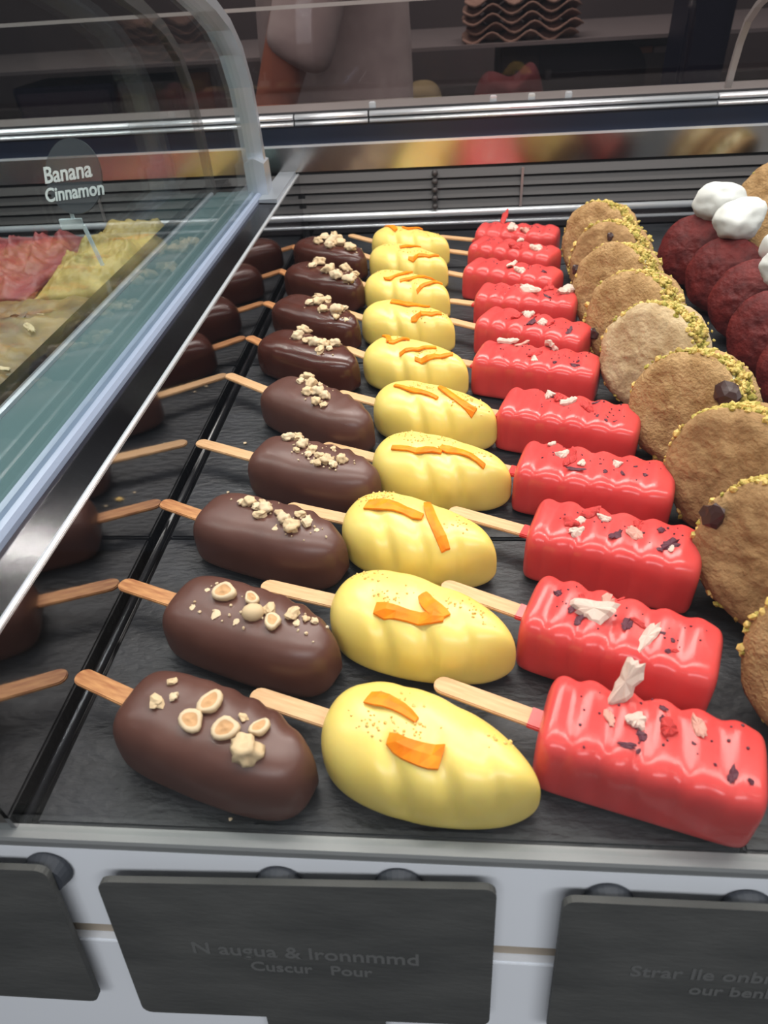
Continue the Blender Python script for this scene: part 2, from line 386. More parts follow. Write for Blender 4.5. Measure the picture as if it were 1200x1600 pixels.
end_panel(-0.2695, 0.008, 0.012, M['grey_box'], 'glass end panel with dark frame on the gelato side of the divider')
e2 = [(0.955, 0.1415), (0.953, 0.160), (0.948, 0.186), (0.938, 0.207), (0.918, 0.2215), (0.880, 0.238), (0.800, 0.268), (0.700, 0.305)]
t = tag(empty('curved_upright', (0.332, e2[0][0], e2[0][1])), 'thin curved chrome upright rising from the rear rail at the upper right', 'upright')
ribbon([(0, q[0] - e2[0][0], q[1] - e2[0][1]) for q in e2], 0.005, 0.007, 'frame', M['shelf'], t)

# measured layout of the three rows, millimetres: x, y of the stick end, turn, length, bare stick, stick turn
POS_C = [(-146.6,183.9,-19.6,99.9,35.2,-3.2), (-144.2,247,-20.4,101.4,39.5,0.1), (-149.3,319,-19.5,101.6,35.5,-5.3), (-129.7,383.4,-21.1,97.6,52.5,-2.4), (-135.2,474.1,-35.7,109.1,57,0.4), (-157.5,560.7,-32.5,107.6,30.2,-8.5), (-159.2,642.6,-37.2,109.7,29.4,-3.8), (-164,733.9,-35.5,104.8,31.5,-9), (-168.8,820.6,-36.8,110.8,25.6,-8.5)]
POS_Y = [(-54.2,176.9,-20.4,99.4,39,2.3), (-59.3,248.8,-20.7,100.9,43.6,4.8), (-60.2,317.3,-23.9,98.4,41.7,6), (-48.1,383.2,-21.1,98,41.7,-2.1), (-52.1,457.7,-25.8,100.6,36.6,-1.8), (-66,536.4,-29.9,99.5,28.3,-9), (-74.8,615.9,-29.2,98,35.3,-9), (-78.1,697.4,-35.6,104.4,22.8,-8.2), (-79.4,781.1,-37.4,106.7,36.1,-9), (-83.4,842.3,-31.8,107.5,45,-9)]
POS_R = [(43.4,177.8,-17.5,87,51.2,-5.1), (43.2,240.9,-22.7,89.8,48.6,-3), (51.4,304.6,-19.3,91.2,52.1,-4.9), (49.1,365.1,-18,94.8,31,-4), (43.6,436.5,-20.2,96.5,31,-4), (28.5,516,-19.5,97.7,29,-4), (36.4,586.8,-29.1,101.1,39.3,-4.2), (34,642.6,-17.5,94.4,31.2,-4.1), (28.2,716.2,-27.1,104.3,41.6,-4), (36.8,785,-31.2,105.3,42.7,4.8), (40.8,833.8,-15.7,94.9,50.9,-6.8)]
NUTS = [
 [(26.8,-6.9,6.7,'chip'), (32.1,-1.2,4.5,'chip'), (26.2,5.2,4.6,'chip'), (47.4,-9.1,11.4,'half'), (50.3,0.9,12.7,'half'), (63.3,-7.7,12.3,'half'), (66.6,0.5,4.1,'chip'), (75.9,-1.2,9.6,'half'), (76,-11.9,12.5,'chunk')],
 [(36.8,-0.5,13,'half'), (52.2,1.3,9,'half'), (58,-7,11.3,'whole'), (63.7,-2,6.9,'chip'), (69.8,-7.7,9.9,'half'), (76.2,-0.3,8.1,'chip'), (83,1.1,4,'chip'), (86.9,1.7,4,'chip'), (39.7,-14.6,5.7,'flake'), (52,-17.7,3.7,'flake'), (25.5,-13.8,3.8,'flake'), (25.7,-0.5,3,'flake'), (80.1,-3.2,4.3,'flake')],
 [(36.8,-2.4,8.3,'chunk'), (32.1,-4.1,5.3,'chip'), (48.9,-11.1,7.4,'chip'), (49.4,-4.9,9.7,'chunk'), (42.4,-4.2,6,'chip'), (65,-9.6,8,'chunk'), (72.7,-14.4,9.3,'chunk'), (78.5,-7.1,7.9,'chip'), (70.7,-2.7,6.6,'chip'), (59.3,-5.6,5.2,'chip'), (63.2,-20.1,3.9,'flake'), (85.7,-9.7,3.2,'flake'), (43.5,1.2,4.5,'chip')],
 [(28.3,2.7,7.7,'chunk'), (26.7,-10.8,8.4,'chunk'), (31.9,-7.3,5.9,'chip'), (39.7,-13.8,8.3,'chunk'), (49.3,-17.8,7.3,'chunk'), (57.4,-22.2,7.2,'chip'), (64.3,-25.4,8,'chunk'), (70,-27.5,6.3,'chip'), (72.7,-20.8,7.2,'chunk'), (59.3,-28.7,6.4,'chip'), (49.1,-23.1,5.7,'chip'), (39.2,-20.8,4.9,'chip'), (61,-11.2,4.1,'chip'), (55.3,-28,4,'flake')],
 [(30.6,-1.8,10.7,'chunk'), (32.9,-10.8,6.7,'chip'), (44.3,-11.3,9.5,'chunk'), (49.2,-6.8,4.7,'chip'), (50,-20.9,8.4,'chunk'), (56.3,-16.7,10.2,'chunk'), (63.9,-27.7,8.2,'chunk'), (64.8,-17.4,8.3,'chunk'), (71.2,-28,5.4,'chip')],
 [(34.6,4.7,12.2,'chunk'), (44.1,-13,9.7,'chunk'), (57,-15.3,9.6,'chip'), (64.6,-15,9.5,'chunk'), (72.7,-13.1,9.5,'chunk'), (79.8,-7.6,9.5,'chunk'), (75.6,-22,7.3,'chip'), (80.9,-16.3,6.2,'chip')],
 [(40,4.9,9.7,'chip'), (51.7,-18,9.5,'chip'), (56.7,-13,10.6,'chunk'), (58.4,-4.7,9.5,'chip'), (71.7,-21.9,9.3,'chunk'), (85,-18,12.6,'chunk'), (90.5,-30.8,6.8,'chip'), (84.4,-8.3,8.1,'chip'), (104.3,-19.9,5.1,'flake')],
 [(38.6,-0.8,13.5,'chunk'), (39.4,-11.2,9.4,'chip'), (63.8,-13.8,13.1,'chunk'), (80.5,-20.3,12.9,'chunk'), (70.7,3,11.9,'chunk'), (94.1,-16.1,12.8,'chunk'), (86.7,-0.1,7.8,'chip')],
 [(42.6,-16.8,11.6,'chunk'), (43.9,-5.7,11.7,'chunk'), (45,13.3,13.3,'chunk'), (57.4,-8,13,'chunk'), (71.2,-9.8,12.9,'chunk'), (63.1,-22.1,11.4,'chunk'), (90,-13.2,12.7,'chunk')],
]
PEELS = [
 [(21.7,5,45.7,2.2,8.3,3.7), (37.6,-9.5,60.6,-8.7,5.2,11.2)],
 [(32.1,-11.1,66.4,-6.3,7.5,5.5), (51.1,3.9,66.7,-6.2,6.4,8.6)],
 [(18.8,-7.7,53.9,-5.7,10.4,5), (50.4,7.6,74.3,-20.8,5.2,6.1)],
 [(20,-10.3,52.7,-5.1,3.7,4.9), (49.8,-0,81.8,-7,5.8,3.2)],
 [(19.1,-6.3,56.5,-10.8,3.8,4.1), (51.3,2.9,86,-12.7,4.2,6.2)],
 [(13.2,9.7,26.8,-3.9,4.3,4.2), (26.8,-3.9,38.5,10.2,4.2,3.2), (43.6,-13.5,66.6,6.1,3.6,3.6), (59,-25.4,84,2.4,4,4.1)],
 [(29.6,-5.8,65.6,2,8.2,5.2), (61.9,-33.1,85.3,-8.4,4.4,4.5)],
 [(35.1,-22.8,47.4,8.7,5,3.8), (52.4,-20.1,79.5,6,4.4,4.4), (76,-33.9,107.1,-2,4.2,4.2)],
 [(43.7,-17,59.3,-0.1,6.9,4.1), (65.3,-35.8,97.5,-11,4,4)],
 [(11.9,11.6,39.2,-7.5,7.7,4.5), (40.6,3.6,63.1,11.6,4.5,3.7)],
]
FRUIT = [
 [(30.6,10.8,22.3,8,-90.4,'white'), (36.5,-0.5,8.7,6.2,-55.2,'white'), (26.7,-1.7,7.8,3.6,-30.3,'pink'), (48.6,-0.5,7.6,6.1,-4.4,'red'), (60.1,4.5,9.6,4.5,2,'pink'), (39.6,-6,4.3,4,20.8,'dark'), (34.5,-13.8,7,2.5,-29.4,'dark'), (46.6,9,3.9,2.6,-57.4,'dark'), (72.7,-12.5,7.1,3.3,-17.8,'dark'), (80,-13.4,2.3,2.3,21.1,'dark'), (58.7,-3.4,2,1.2,20.9,'dark'), (46.4,3.3,3.6,2,-67.2,'dark'), (39,-13.8,3.5,1.7,-36.2,'dark'), (72.1,-17,3.3,1.4,-38.9,'dark')],
 [(32.3,-7.6,18.7,10.3,53.1,'white'), (36.4,0.8,9.2,6.1,9.4,'pink'), (57.8,-12.3,17.4,5.8,-55.1,'white'), (13.2,-1.5,4.1,3.7,23.5,'dark'), (21.8,-10.4,4.9,2.7,-41.4,'dark'), (26.5,-14.4,6,3.6,-51.4,'dark'), (47.4,-9.5,8.3,4.1,-18.9,'dark'), (51.8,-5.4,7.7,3,-64,'red'), (63.2,-7.9,2.9,1.5,10,'dark'), (67.9,-9.8,2.3,2,23.9,'dark'), (66.8,-17,3.4,2,-45,'dark'), (69.8,-14.9,3.4,2,-45.5,'red'), (40.6,9.5,6.2,2.5,-6,'red'), (24.4,0.1,5,2.5,23.6,'red')],
 [(21.9,-11.9,9.1,6.3,19.5,'red'), (25.7,-17.2,8.9,5.5,-11.8,'white'), (25.8,-7.1,7.7,4.2,-27,'white'), (30.8,-0.1,10.6,6.4,-66.8,'red'), (37.9,-1.7,7.7,4.2,-59.9,'white'), (39.7,0.1,5.6,3.2,-74.6,'dark'), (46,-14.4,8.2,5.1,-12.4,'dark'), (55.7,-8.7,11.6,6.8,85.3,'pink'), (56.3,-0.8,9,4.8,3.2,'red'), (73.7,-12.9,10,6,63.5,'dark'), (67.9,-2.2,5.5,3.4,-29.3,'dark'), (68.9,-17.7,3.3,2.6,19.8,'dark'), (74.3,-15.8,4.6,2.6,-12.7,'white')],
 [(17.9,1.9,6.5,4,17.3,'white'), (26.5,-5.7,10.3,5.5,-17.6,'white'), (31.9,-9.7,15.7,6.3,-25,'red'), (39,-13,7,3.9,-32,'white'), (36.5,-20.7,11.5,3.4,17.6,'dark'), (59.5,-6.6,5.8,5,17.5,'white'), (53.6,-17.9,3.4,2.3,17.7,'dark'), (63.7,-16.7,6,1.9,46.8,'dark'), (76.3,-13.3,3.4,2.3,17.7,'dark'), (69.9,-7.4,3.1,1.5,-0.5,'dark')],
 [(31.8,0.2,9,6.3,18.6,'white'), (45.2,-3.6,10.6,8,-34.1,'white'), (37.8,-2.4,11.6,5.4,-19.5,'red'), (59.4,-6.9,11.3,7,52,'red'), (63.3,1.6,6.2,2.6,-20.4,'dark'), (73.9,-24.2,2.9,2.1,19,'dark'), (67.7,-17.1,3.4,1.7,-19.2,'dark'), (79.7,-19.7,3.4,1.3,-19.3,'dark')],
 [(20.7,-5.5,15.3,8.1,16.9,'white'), (56.5,-1.6,17,9,-72.6,'white'), (33.5,-5.1,11.1,5.1,-36.8,'pink'), (48.4,-19.9,10.8,5.9,-61.2,'red'), (49.1,-30.5,5.8,3.9,-60.8,'white'), (80.3,-33.3,7.5,3.3,17.5,'dark'), (64.9,-31.9,3.8,2.9,17.4,'dark'), (81,-22.7,4.8,2.4,17.4,'dark')],
 [(33.5,-9.9,9.9,6.6,2.3,'red'), (39.6,-1.1,9.9,7.2,-30.4,'white'), (57,-11.5,8.1,6.5,26,'white'), (49.3,-15.2,11.9,6.5,-16.3,'dark'), (63.6,-9.7,7.5,5.4,-53.9,'red'), (83.6,-17.8,10.5,4.2,-41.1,'dark'), (46.3,5.1,12.2,3.3,94.8,'red')],
 [(48.9,-7.7,26,8.3,13.4,'white'), (81.3,-3.1,21,9.9,-78.3,'white'), (65.2,-0.7,13,8.3,-31.9,'red'), (67.5,-27.6,8,2.9,-44.1,'dark')],
 [(45,3.2,27.2,7.1,36.2,'white'), (58.9,-10.6,11.4,8.2,-44.9,'white'), (83.2,-8.2,8.8,3.1,22.3,'dark')],
 [(75.5,-13.2,13.5,9.4,-34.6,'white'), (49.6,1.6,9.7,6.9,25.3,'white'), (54,-19.1,14.9,8.1,-21.4,'red')],
 [(42.4,-22.5,15.9,11.6,9.3,'white'), (56.9,-27,12.9,8.6,-51.2,'pink'), (27.7,-1.3,19.3,6.7,-78.1,'red')],
]

# ------------------------------------------------------------------ ice-cream bars
def body_mesh(kind, L, seed, rings=64, seg=44):
    r = random.Random(seed); off = Vector((seed * 2.3, seed * 5.1, seed))
    if kind == 'C': W, H, n, nb, ys = 0.0225, 0.0350, 3.0, 5.0, -.0040
    elif kind == 'Y': W, H, n, nb, ys = 0.0265, 0.0360, 2.45, 4.5, .0000
    else: W, H, n, nb, ys = 0.0215, 0.0345, 4.6, 7.0, -.0030
    zc = H * 0.36
    phase = r.uniform(-.05, .05); tw = r.uniform(.8, 1.2)
    bm = bmesh.new(); R = []
    for i in range(rings + 1):
        u = -math.cos(PI * i / rings); t = (u + 1) / 2
        t = min(max(t, 0.0004), 0.9996); u = 2 * t - 1
        if kind == 'C':
            pw = 4.2 if u < 0 else 3.0
            w = W * (1 - abs(u) ** pw) ** (1 / pw) * (1 - .06 * max(u, 0)); h = (1 - abs(u) ** 6) ** (1 / 3.2)
        elif kind == 'Y':
            if t < 0.36: q = (0.36 - t) / 0.36; w = W * (1 - q ** 2.3) ** (1 / 2.3)
            else: q = (t - 0.36) / 0.64; w = W * (1 - q ** 1.9) ** (1 / 1.42)
            h = (1 - abs(u) ** 5) ** (1 / 2.8)
        else:
            w = W * (1 - abs(u) ** 14) ** (1 / 5.0) * (1 - .03 * u); h = (1 - abs(u) ** 16) ** (1 / 5.0)
        ring = []
        for k in range(seg):
            a = 2 * PI * (k + .5) / seg; c, s = math.cos(a), math.sin(a)
            nn = n if s > 0 else nb
            y = w * sgnpow(c, 2 / nn); zz = sgnpow(s, 2 / nn)
            z = zc + ((H - zc) * h * zz if s > 0 else zc * zz * min(1, h * 1.1))
            v = y / W; up = max(0.0, min(1.0, (z / H - .08) / .35))
            x0 = {'C': .004, 'Y': .003, 'R': 0.0}[kind]; x = x0 + t * (L - x0)
            if kind == 'R':
                # moulded ribs running across the block
                g = 0.0
                for kk, am in ((.13, .7), (.30, 1.0), (.46, 1.0), (.63, .9), (.80, .45)):
                    dd = (t - kk - .012 * math.sin(3 * v + kk * 9 + seed)) / .030
                    g += am * math.exp(-dd * dd)
                e = max(0.0, 1 - abs(u) ** 8)
                swell = math.cos(2 * PI * (t - .04) / .165)
                z += up * e * (-.0011 * g + .0006 * swell) * (1 if z > H * .5 else .3)
                y *= 1 - up * e * (.050 * g - .02 * swell)
            elif kind == 'Y':
                # two or three soft lobes twisted across the bar
                e = max(0.0, 1 - abs(u) ** 4)
                for kk, am in ((.26, .8), (.50, 1.0), (.74, .85)):
                    dd = (t - kk - phase + .26 * tw * v) / .045
                    g = am * math.exp(-dd * dd) * e * up
                    front = max(.12, min(1.0, .45 - .75 * v))
                    z -= .0036 * g * front * (1 if z > H * .45 else .5); y *= 1 - .12 * g * front
            else:
                e = max(0.0, 1 - abs(u) ** 4)
                wv = math.sin(2 * PI * (t * 7.5 + .6 * v) + seed)
                back = max(0.0, min(1.0, (v + .1) / .8)); far = min(1, max(0, (t - .2) * 2))
                z += up * e * .0008 * wv * back * far; y *= 1 + .024 * wv * back * far * up * e
            if kind == 'C' and v > 0: y *= 1 - .48 * max(0.0, (t - .5) / .5) ** 2
            p = Vector((x, y, z))
            if z > 0.002:
                d = noise.noise(p * 38 + off) * .0009 + noise.noise(p * 90 + off) * .00025
                if kind == 'R': d *= .8
                p += Vector((0, v, .6)).normalized() * d * up
            ring.append(bm.verts.new((p.x, p.y + ys, max(p.z, 0.0))))
        R.append(ring)
    for a, b in zip(R, R[1:]):
        for k in range(seg):
            bm.faces.new((a[k], a[(k + 1) % seg], b[(k + 1) % seg], b[k]))
    bm.faces.new(R[0]); bm.faces.new(R[-1][::-1])
    bmesh.ops.recalc_face_normals(bm, faces=bm.faces)
    bvh = BVHTree.FromBMesh(bm)
    me = bpy.data.meshes.new('coating'); bm.to_mesh(me); bm.free()
    for q in me.polygons: q.use_smooth = True
    return me, bvh

def skirt_mesh(me0, L):
    # thin foot of set coating where the bar met the mould
    bm = bmesh.new(); bm.from_mesh(me0)
    return bm

def stick_mesh(length, inside=0.012, w=0.0095, th=0.0021):
    # flat rounded stick; x = 0 where it enters the bar, tip at x = -length
    bm = bmesh.new(); out = [(inside, -w / 2), (inside, w / 2), (0.0, w / 2)]
    r = w / 2
    for k in range(9):
        a = PI / 2 + PI * k / 8
        out.append((-length + r * 1.0 + r * math.cos(a), r * math.sin(a)))
    out.append((0.0, -w / 2))
    T = [bm.verts.new((x, y, th / 2)) for x, y in out]; B = [bm.verts.new((x, y, -th / 2)) for x, y in out]
    n = len(out); bm.faces.new(T); bm.faces.new(B[::-1])
    for i in range(n): bm.faces.new((T[i], B[i], B[(i + 1) % n], T[(i + 1) % n]))
    bmesh.ops.recalc_face_normals(bm, faces=bm.faces)
    bmesh.ops.bevel(bm, geom=[e for e in bm.edges if abs(e.verts[0].co.z - e.verts[1].co.z) < 1e-6], offset=.0005, segments=2, affect='EDGES')
    me = bpy.data.meshes.new('stick'); bm.to_mesh(me); bm.free()
    return me

def drop(bvh, x, y):
    h = bvh.ray_cast(Vector((x, y, 0.2)), Vector((0, 0, -1)))
    return (h[0], h[1]) if h[0] else (None, None)

def align(nrm, rz):
    return (nrm.to_track_quat('Z', 'Y').to_matrix() @ Matrix.Rotation(rz, 3, 'Z')).to_euler()

def nut_half():
    # half a hazelnut, cut face up: pale rim, brown hollow
    bm = bmesh.new(); prof = [(0.0, .19), (.10, .17), (.22, .15), (.30, .17), (.40, .18), (.47, .12), (.50, .00), (.46, -.14), (.30, -.25), (.0, -.28)]
    n = 14; rows = []
    for q, z in prof:
        if q == 0: rows.append([bm.verts.new((0, 0, z))]); continue
        rows.append([bm.verts.new((q * (1 + .10 * math.sin(2 * a + q * 7) + .09 * math.sin(3 * a)) * math.cos(a), q * (.88 + .06 * math.sin(3 * a + 1)) * math.sin(a), z * (1 + .15 * math.sin(3 * a + 4 * q)))) for a in [2 * PI * k / n for k in range(n)]])
    for j, (a, b) in enumerate(zip(rows, rows[1:])):
        for k in range(n):
            if len(a) == 1: f = bm.faces.new((a[0], b[k], b[(k + 1) % n]))
            elif len(b) == 1: f = bm.faces.new((a[k], b[0], a[(k + 1) % n]))
            else: f = bm.faces.new((a[k], b[k], b[(k + 1) % n], a[(k + 1) % n]))
            f.material_index = 1 if j < 3 else (0 if j < 5 else 2); f.smooth = True
    bmesh.ops.recalc_face_normals(bm, faces=bm.faces)
    me = bpy.data.meshes.new('nut_half'); bm.to_mesh(me); bm.free()
    for k in ('nut_pale', 'nut_skin', 'nut'): me.materials.append(M[k])
    return me

NUT = {'half': [nut_half()], 'whole': [rock_mesh('nut_whole', 3, .06, .9)], 'chunk': [rock_mesh('nut_chunk', s, .55, .8, 3, 1.5) for s in (1, 2, 5, 8)],
       'chip': [rock_mesh('nut_chip', s, .75, .7, 2, 1.0) for s in (4, 6, 9)], 'flake': [rock_mesh('nut_flake', s, .5, .22, 1) for s in (11, 12)]}
for k, l in NUT.items():
    for i, me in enumerate(l):
        if k != 'half': me.materials.append(M['nut_pale' if k == 'flake' or i % 2 else 'nut'])
        if k in ('whole', 'chunk'):
            for q in me.polygons: q.use_smooth = True
FR = {}
for k, m, th, rg in (('white', 'white_fruit', .40, .42), ('pink', 'pink_fruit', .35, .4), ('red', 'red_fruit', .35, .45), ('dark', 'petal', .22, .5)):
    FR[k] = [shard_mesh('fruit_' + k, s * 7 + len(k), th, rg) for s in range(4)]
    for me in FR[k]: me.materials.append(M[m])
GRAIN = rock_mesh('grain', 2, .35, 1.0, 1); TINY = bpy.data.meshes.new('tiny_grain')
bm = bmesh.new(); bmesh.ops.create_icosphere(bm, subdivisions=1, radius=.5); bm.to_mesh(TINY); bm.free()

def recentre(items, lim=13.0):
    # measured positions assume one height; pull far rows back onto their own bar
    m = sum(q[1] for q in items) / len(items); s = (m + 3) if abs(m) > 7 else 0.0
    return [(q[0], max(-lim, min(lim, q[1] - s)), *q[2:]) for q in items]

ORD = ['nearest the front', 'second from front', 'third from front', 'fourth from front', 'fifth from front', 'sixth from front', 'seventh from front', 'eighth from front', 'ninth from front', 'tenth from front', 'at the far back']
def bar(kind, i, name, pos, label, group, cm, sm, lift=0.0, lmax=0.107):
    ex, ey, yaw, ln, sl, dy = pos
    L = min(ln / 1000, lmax); x0 = .0
    t = tag(empty(name, (ex / 1000, ey / 1000, lift), math.radians(yaw)), label, 'ice cream', group)
    me, bvh = body_mesh(kind, L, i + {'C': 1, 'Y': 30, 'R': 60}[kind])
    link('coating', me, cm, t)
    s = link('stick', stick_mesh(sl / 1000 - (.0015 if kind == 'Y' else 0)), sm, t, (0, 0, 0.0155), (0, 0, math.radians(dy)))
    return t, bvh, L

NUTWORD = ['large hazelnut halves', 'a row of hazelnut halves', 'chopped nuts in two clumps', 'a trail of fine chopped nuts', 'golden chopped nuts by its stick', 'pale nut chunks over a rippled edge', 'scattered pale nut chunks', 'chunky nuts', 'a heap of pale nuts']
for i, pos in enumerate(POS_C):
    gl = 5 <= i <= 8
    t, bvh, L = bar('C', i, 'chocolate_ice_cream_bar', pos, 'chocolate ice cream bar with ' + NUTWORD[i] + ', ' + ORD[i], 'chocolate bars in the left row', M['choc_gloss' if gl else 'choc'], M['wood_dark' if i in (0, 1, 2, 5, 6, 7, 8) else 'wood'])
    for j, (x, y, s, k) in enumerate(recentre(NUTS[i])):
        x = min(max(x, 9), L * 1000 - 9)
        h, nr = drop(bvh, x / 1000, y / 1000)
        if h is None: continue
        me = NUT[k][j % len(NUT[k])]; s /= 1000
        o = bpy.data.objects.new('nut_piece', me); col.objects.link(o); o.parent = t
        o.location = h + nr * s * (.20 if k != 'flake' else .05)
        o.rotation_euler = align((nr + Vector((rnd.uniform(-.25, .25), rnd.uniform(-.45, .1), 0))).normalized() if k == 'half' else nr, rnd.uniform(0, 6)); o.scale = (s, s * rnd.uniform(.8, 1), s * rnd.uniform(.75, 1))
    if i >= 1:
        pts = []
        for x, y, s, k in recentre(NUTS[i]):
            for _ in range(3):
                h, nr = drop(bvh, min(max(x + rnd.gauss(0, 5), 8), L * 1000 - 8) / 1000, max(-15, min(15, y + rnd.gauss(0, 4))) / 1000)
                if h: pts.append((h + nr * .0004, rnd.uniform(.0010, .0022)))
        scatter('nut_crumbs', pts, GRAIN, M['nut_pale'], t, i)

PEELWORD = ['two wide orange peel wedges', 'a folded orange peel curl', 'two orange peel strips set apart', 'a long bent orange peel strip', 'two slim orange peel strips', 'three thin orange peel strips', 'a wide and a narrow peel strip', 'three fine crossed peel strips', 'two short peel strips', 'a peel tip standing up']
def peel_strip(bvh, a, b, w0, w1, seed):
    bm = bmesh.new(); rows = []; n = 7; r = random.Random(seed)
    ax, ay = a; bx, by = b; d = Vector((bx - ax, by - ay)); pn = Vector((-d.y, d.x)).normalized(); bow = r.uniform(-.12, .12) * d.length
    zs = []
    for k in range(n):
        f = k / (n - 1); c = Vector((ax, ay)) + d * f + pn * bow * math.sin(PI * f)
        h, nr = drop(bvh, c.x, c.y); zs.append((c, h.z if h else (zs[-1][1] if zs else .03)))
    for k, (c, z) in enumerate(zs):
        f = k / (n - 1); w = (w0 + (w1 - w0) * f) / 2 * (1 if 0 < k < n - 1 else .8)
        zl = []
        for u in (-w, w):
            h, nr = drop(bvh, c.x + pn.x * u, c.y + pn.y * u); zl.append(max(h.z, z - .004) if h else z - .002)
        lift = .0004 + .0007 * max(0, math.sin(PI * f * 2 + seed))
        q = [(-w, zl[0] + lift), (-w, zl[0] + lift + .0013), (0, z + lift + .0016), (w, zl[1] + lift + .0013), (w, zl[1] + lift), (0, z + lift)]
        rows.append([bm.verts.new((c.x + pn.x * u, c.y + pn.y * u, v)) for u, v in q])
    for r0, r1 in zip(rows, rows[1:]):
        for k in range(6): bm.faces.new((r0[k], r0[(k + 1) % 6], r1[(k + 1) % 6], r1[k]))
    bm.faces.new(rows[0]); bm.faces.new(rows[-1][::-1])
    return bm
for i, pos in enumerate(POS_Y):
    t, bvh, L = bar('Y', i, 'yellow_ice_cream_bar', pos, 'yellow leaf-shaped ice cream bar with ' + PEELWORD[i] + ', ' + ('at the far back' if i == 9 else ORD[i]), 'yellow bars in the middle row', M['yellow'], M['wood'])
    ps = PEELS[i]; m = sum(p[1] + p[3] for p in ps) / (2 * len(ps)); sh = m + 2 if abs(m) > 6 else 0
    lim = lambda v: max(-15, min(15, v - sh)) / 1000
    lx = lambda v: max(8, min(L * 1000 - 14, v)) / 1000
    for j, (x0, y0, x1, y1, w0, w1) in enumerate(ps):
        from_bm('orange_peel', peel_strip(bvh, (lx(x0), lim(y0)), (lx(x1), lim(y1)), w0 / 1000, w1 / 1000, i * 3 + j), M['peel'], t, smooth=False)
    pts = []
    for c in range(5):
        cx, cy = rnd.uniform(.18, .85) * L, rnd.uniform(-.006, .010)
        for _ in range(16 if i < 5 else 9):
            h, nr = drop(bvh, cx + rnd.gauss(0, .0055), cy + rnd.gauss(0, .0035))
            if h and nr.z > .5: pts.append((h + nr * .0002, rnd.uniform(.0006, .0018)))
    scatter('caramel_grains', pts, GRAIN, M['granule'], t, i)

FRWORD = ['a ragged pale fruit shard', 'two long white fruit shards', 'red and dark berry pieces', 'red fruit clumped by its stick', 'white fruit crumbs and few petals', 'two white fruit lumps', 'dark petals and pale crumbs', 'a flat white fruit slice', 'a white fruit strip', 'pale fruit chips', 'a red fruit point standing up']
for i, pos in enumerate(POS_R):
    t, bvh, L = bar('R', i, 'red_ice_cream_bar', pos, 'red ribbed ice cream bar with ' + FRWORD[i] + ', ' + ORD[i], 'red bars in the right row', M['red'], M['wood'], lmax=.098)
    # coating that ran a little way down the stick
    st = [c for c in t.children if c.name.startswith('stick')][0]
    bm = bmesh.new(); box(bm, -.0045 - .002 * rnd.random(), .004, -.0051, .0051, -.0014, .0014)
    from_bm('coating_drip', bm, M['red'], st, bevel=.0006)
    it = [(q[0], q[1], *q[2:]) for q in recentre(FRUIT[i], 13)]
    for j, (x, y, l, w, a, k) in enumerate(it):
        x = min(max(x, 8), L * 1000 - 8)
        h, nr = drop(bvh, x / 1000, y / 1000)
        if h is None: continue
        l, w = l / 1000, w / 1000
        up = (i == 0 and j == 0) or (i == 10 and j == 2)
        o = bpy.data.objects.new('petal' if k == 'dark' else 'fruit_piece', FR[k][(i + j) % 4]); col.objects.link(o); o.parent = t
        o.location = h + nr * (w * .12 if not up else w * .3); o.rotation_euler = align((nr + Vector((rnd.uniform(-.2, .2), rnd.uniform(-.3, .2), 0))).normalized(), math.radians(a))
        if up: o.rotation_euler = align((nr + Vector((0, -1.2, 0))).normalized(), math.radians(90)); o.location = h + Vector((0, .002, l * .32))
        o.scale = (l * 1.18, w * 1.25, min(w, l) * 1.0)
    pts = []
    for _ in range(26):
        h, nr = drop(bvh, rnd.uniform(.15, .9) * L, rnd.gauss(0, .007))
        if h and nr.z > .6: pts.append((h + nr * .0002, rnd.uniform(.0006, .0016)))
    scatter('petal_flecks', pts, TINY, M['petal'], t, i)

# ------------------------------------------------------------------ cookie sandwiches
def disc_mesh(name, r, th, dome, seed, rings=14, seg=44, rough=1.0):
    # round biscuit, face at +z
    bm = bmesh.new(); off = Vector((seed * 3.3, seed * 1.9, seed * 7.7)); rows = []
    prof = [(f / rings, 1) for f in range(0, rings + 1)] + [(1.03, .55), (1.03, .2), (.98, -.15), (.90, -.3), (.5, -.3), (0, -.3)]
    for q, s in prof:
        if q == 0: rows.append([bm.verts.new((0, 0, th * (s if s < 0 else 1) + (dome if s > 0 else 0)))]); continue
        row = []
        for k in range(seg):
            a = 2 * PI * k / seg; w = 1 + rough * .05 * noise.noise(Vector((math.cos(a) * 1.5, math.sin(a) * 1.5, 0)) + off)
            x, y = r * q * w * math.cos(a), r * q * w * math.sin(a)
            z = th * s + (dome * (1 - min(q, 1) ** 2) if s > 0 else 0)
            if s == 1: z -= th * .35 * max(0, (q - .82) / .18) ** 2
            p = Vector((x, y, z))
            d = rough * (.0015 * noise.noise(p * 140 + off) + .0012 * noise.noise(p * 330 + off) + .0016 * noise.noise(p * 55 + off))
            row.append(bm.verts.new((x * (1 + d * 8), y * (1 + d * 8), z + (d if s > .3 else 0))))
        rows.append(row)
    for a, b in zip(rows, rows[1:]):
        for k in range(seg):
            if len(a) == 1: bm.faces.new((a[0], b[k], b[(k + 1) % seg]))
            elif len(b) == 1: bm.faces.new((a[k], b[0], a[(k + 1) % seg]))
            else: bm.faces.new((a[k], b[k], b[(k + 1) % seg], a[(k + 1) % seg]))
    bmesh.ops.recalc_face_normals(bm, faces=bm.faces)
    me = bpy.data.meshes.new(name); bm.to_mesh(me); bm.free()
    for p in me.polygons: p.use_smooth = True
    return me

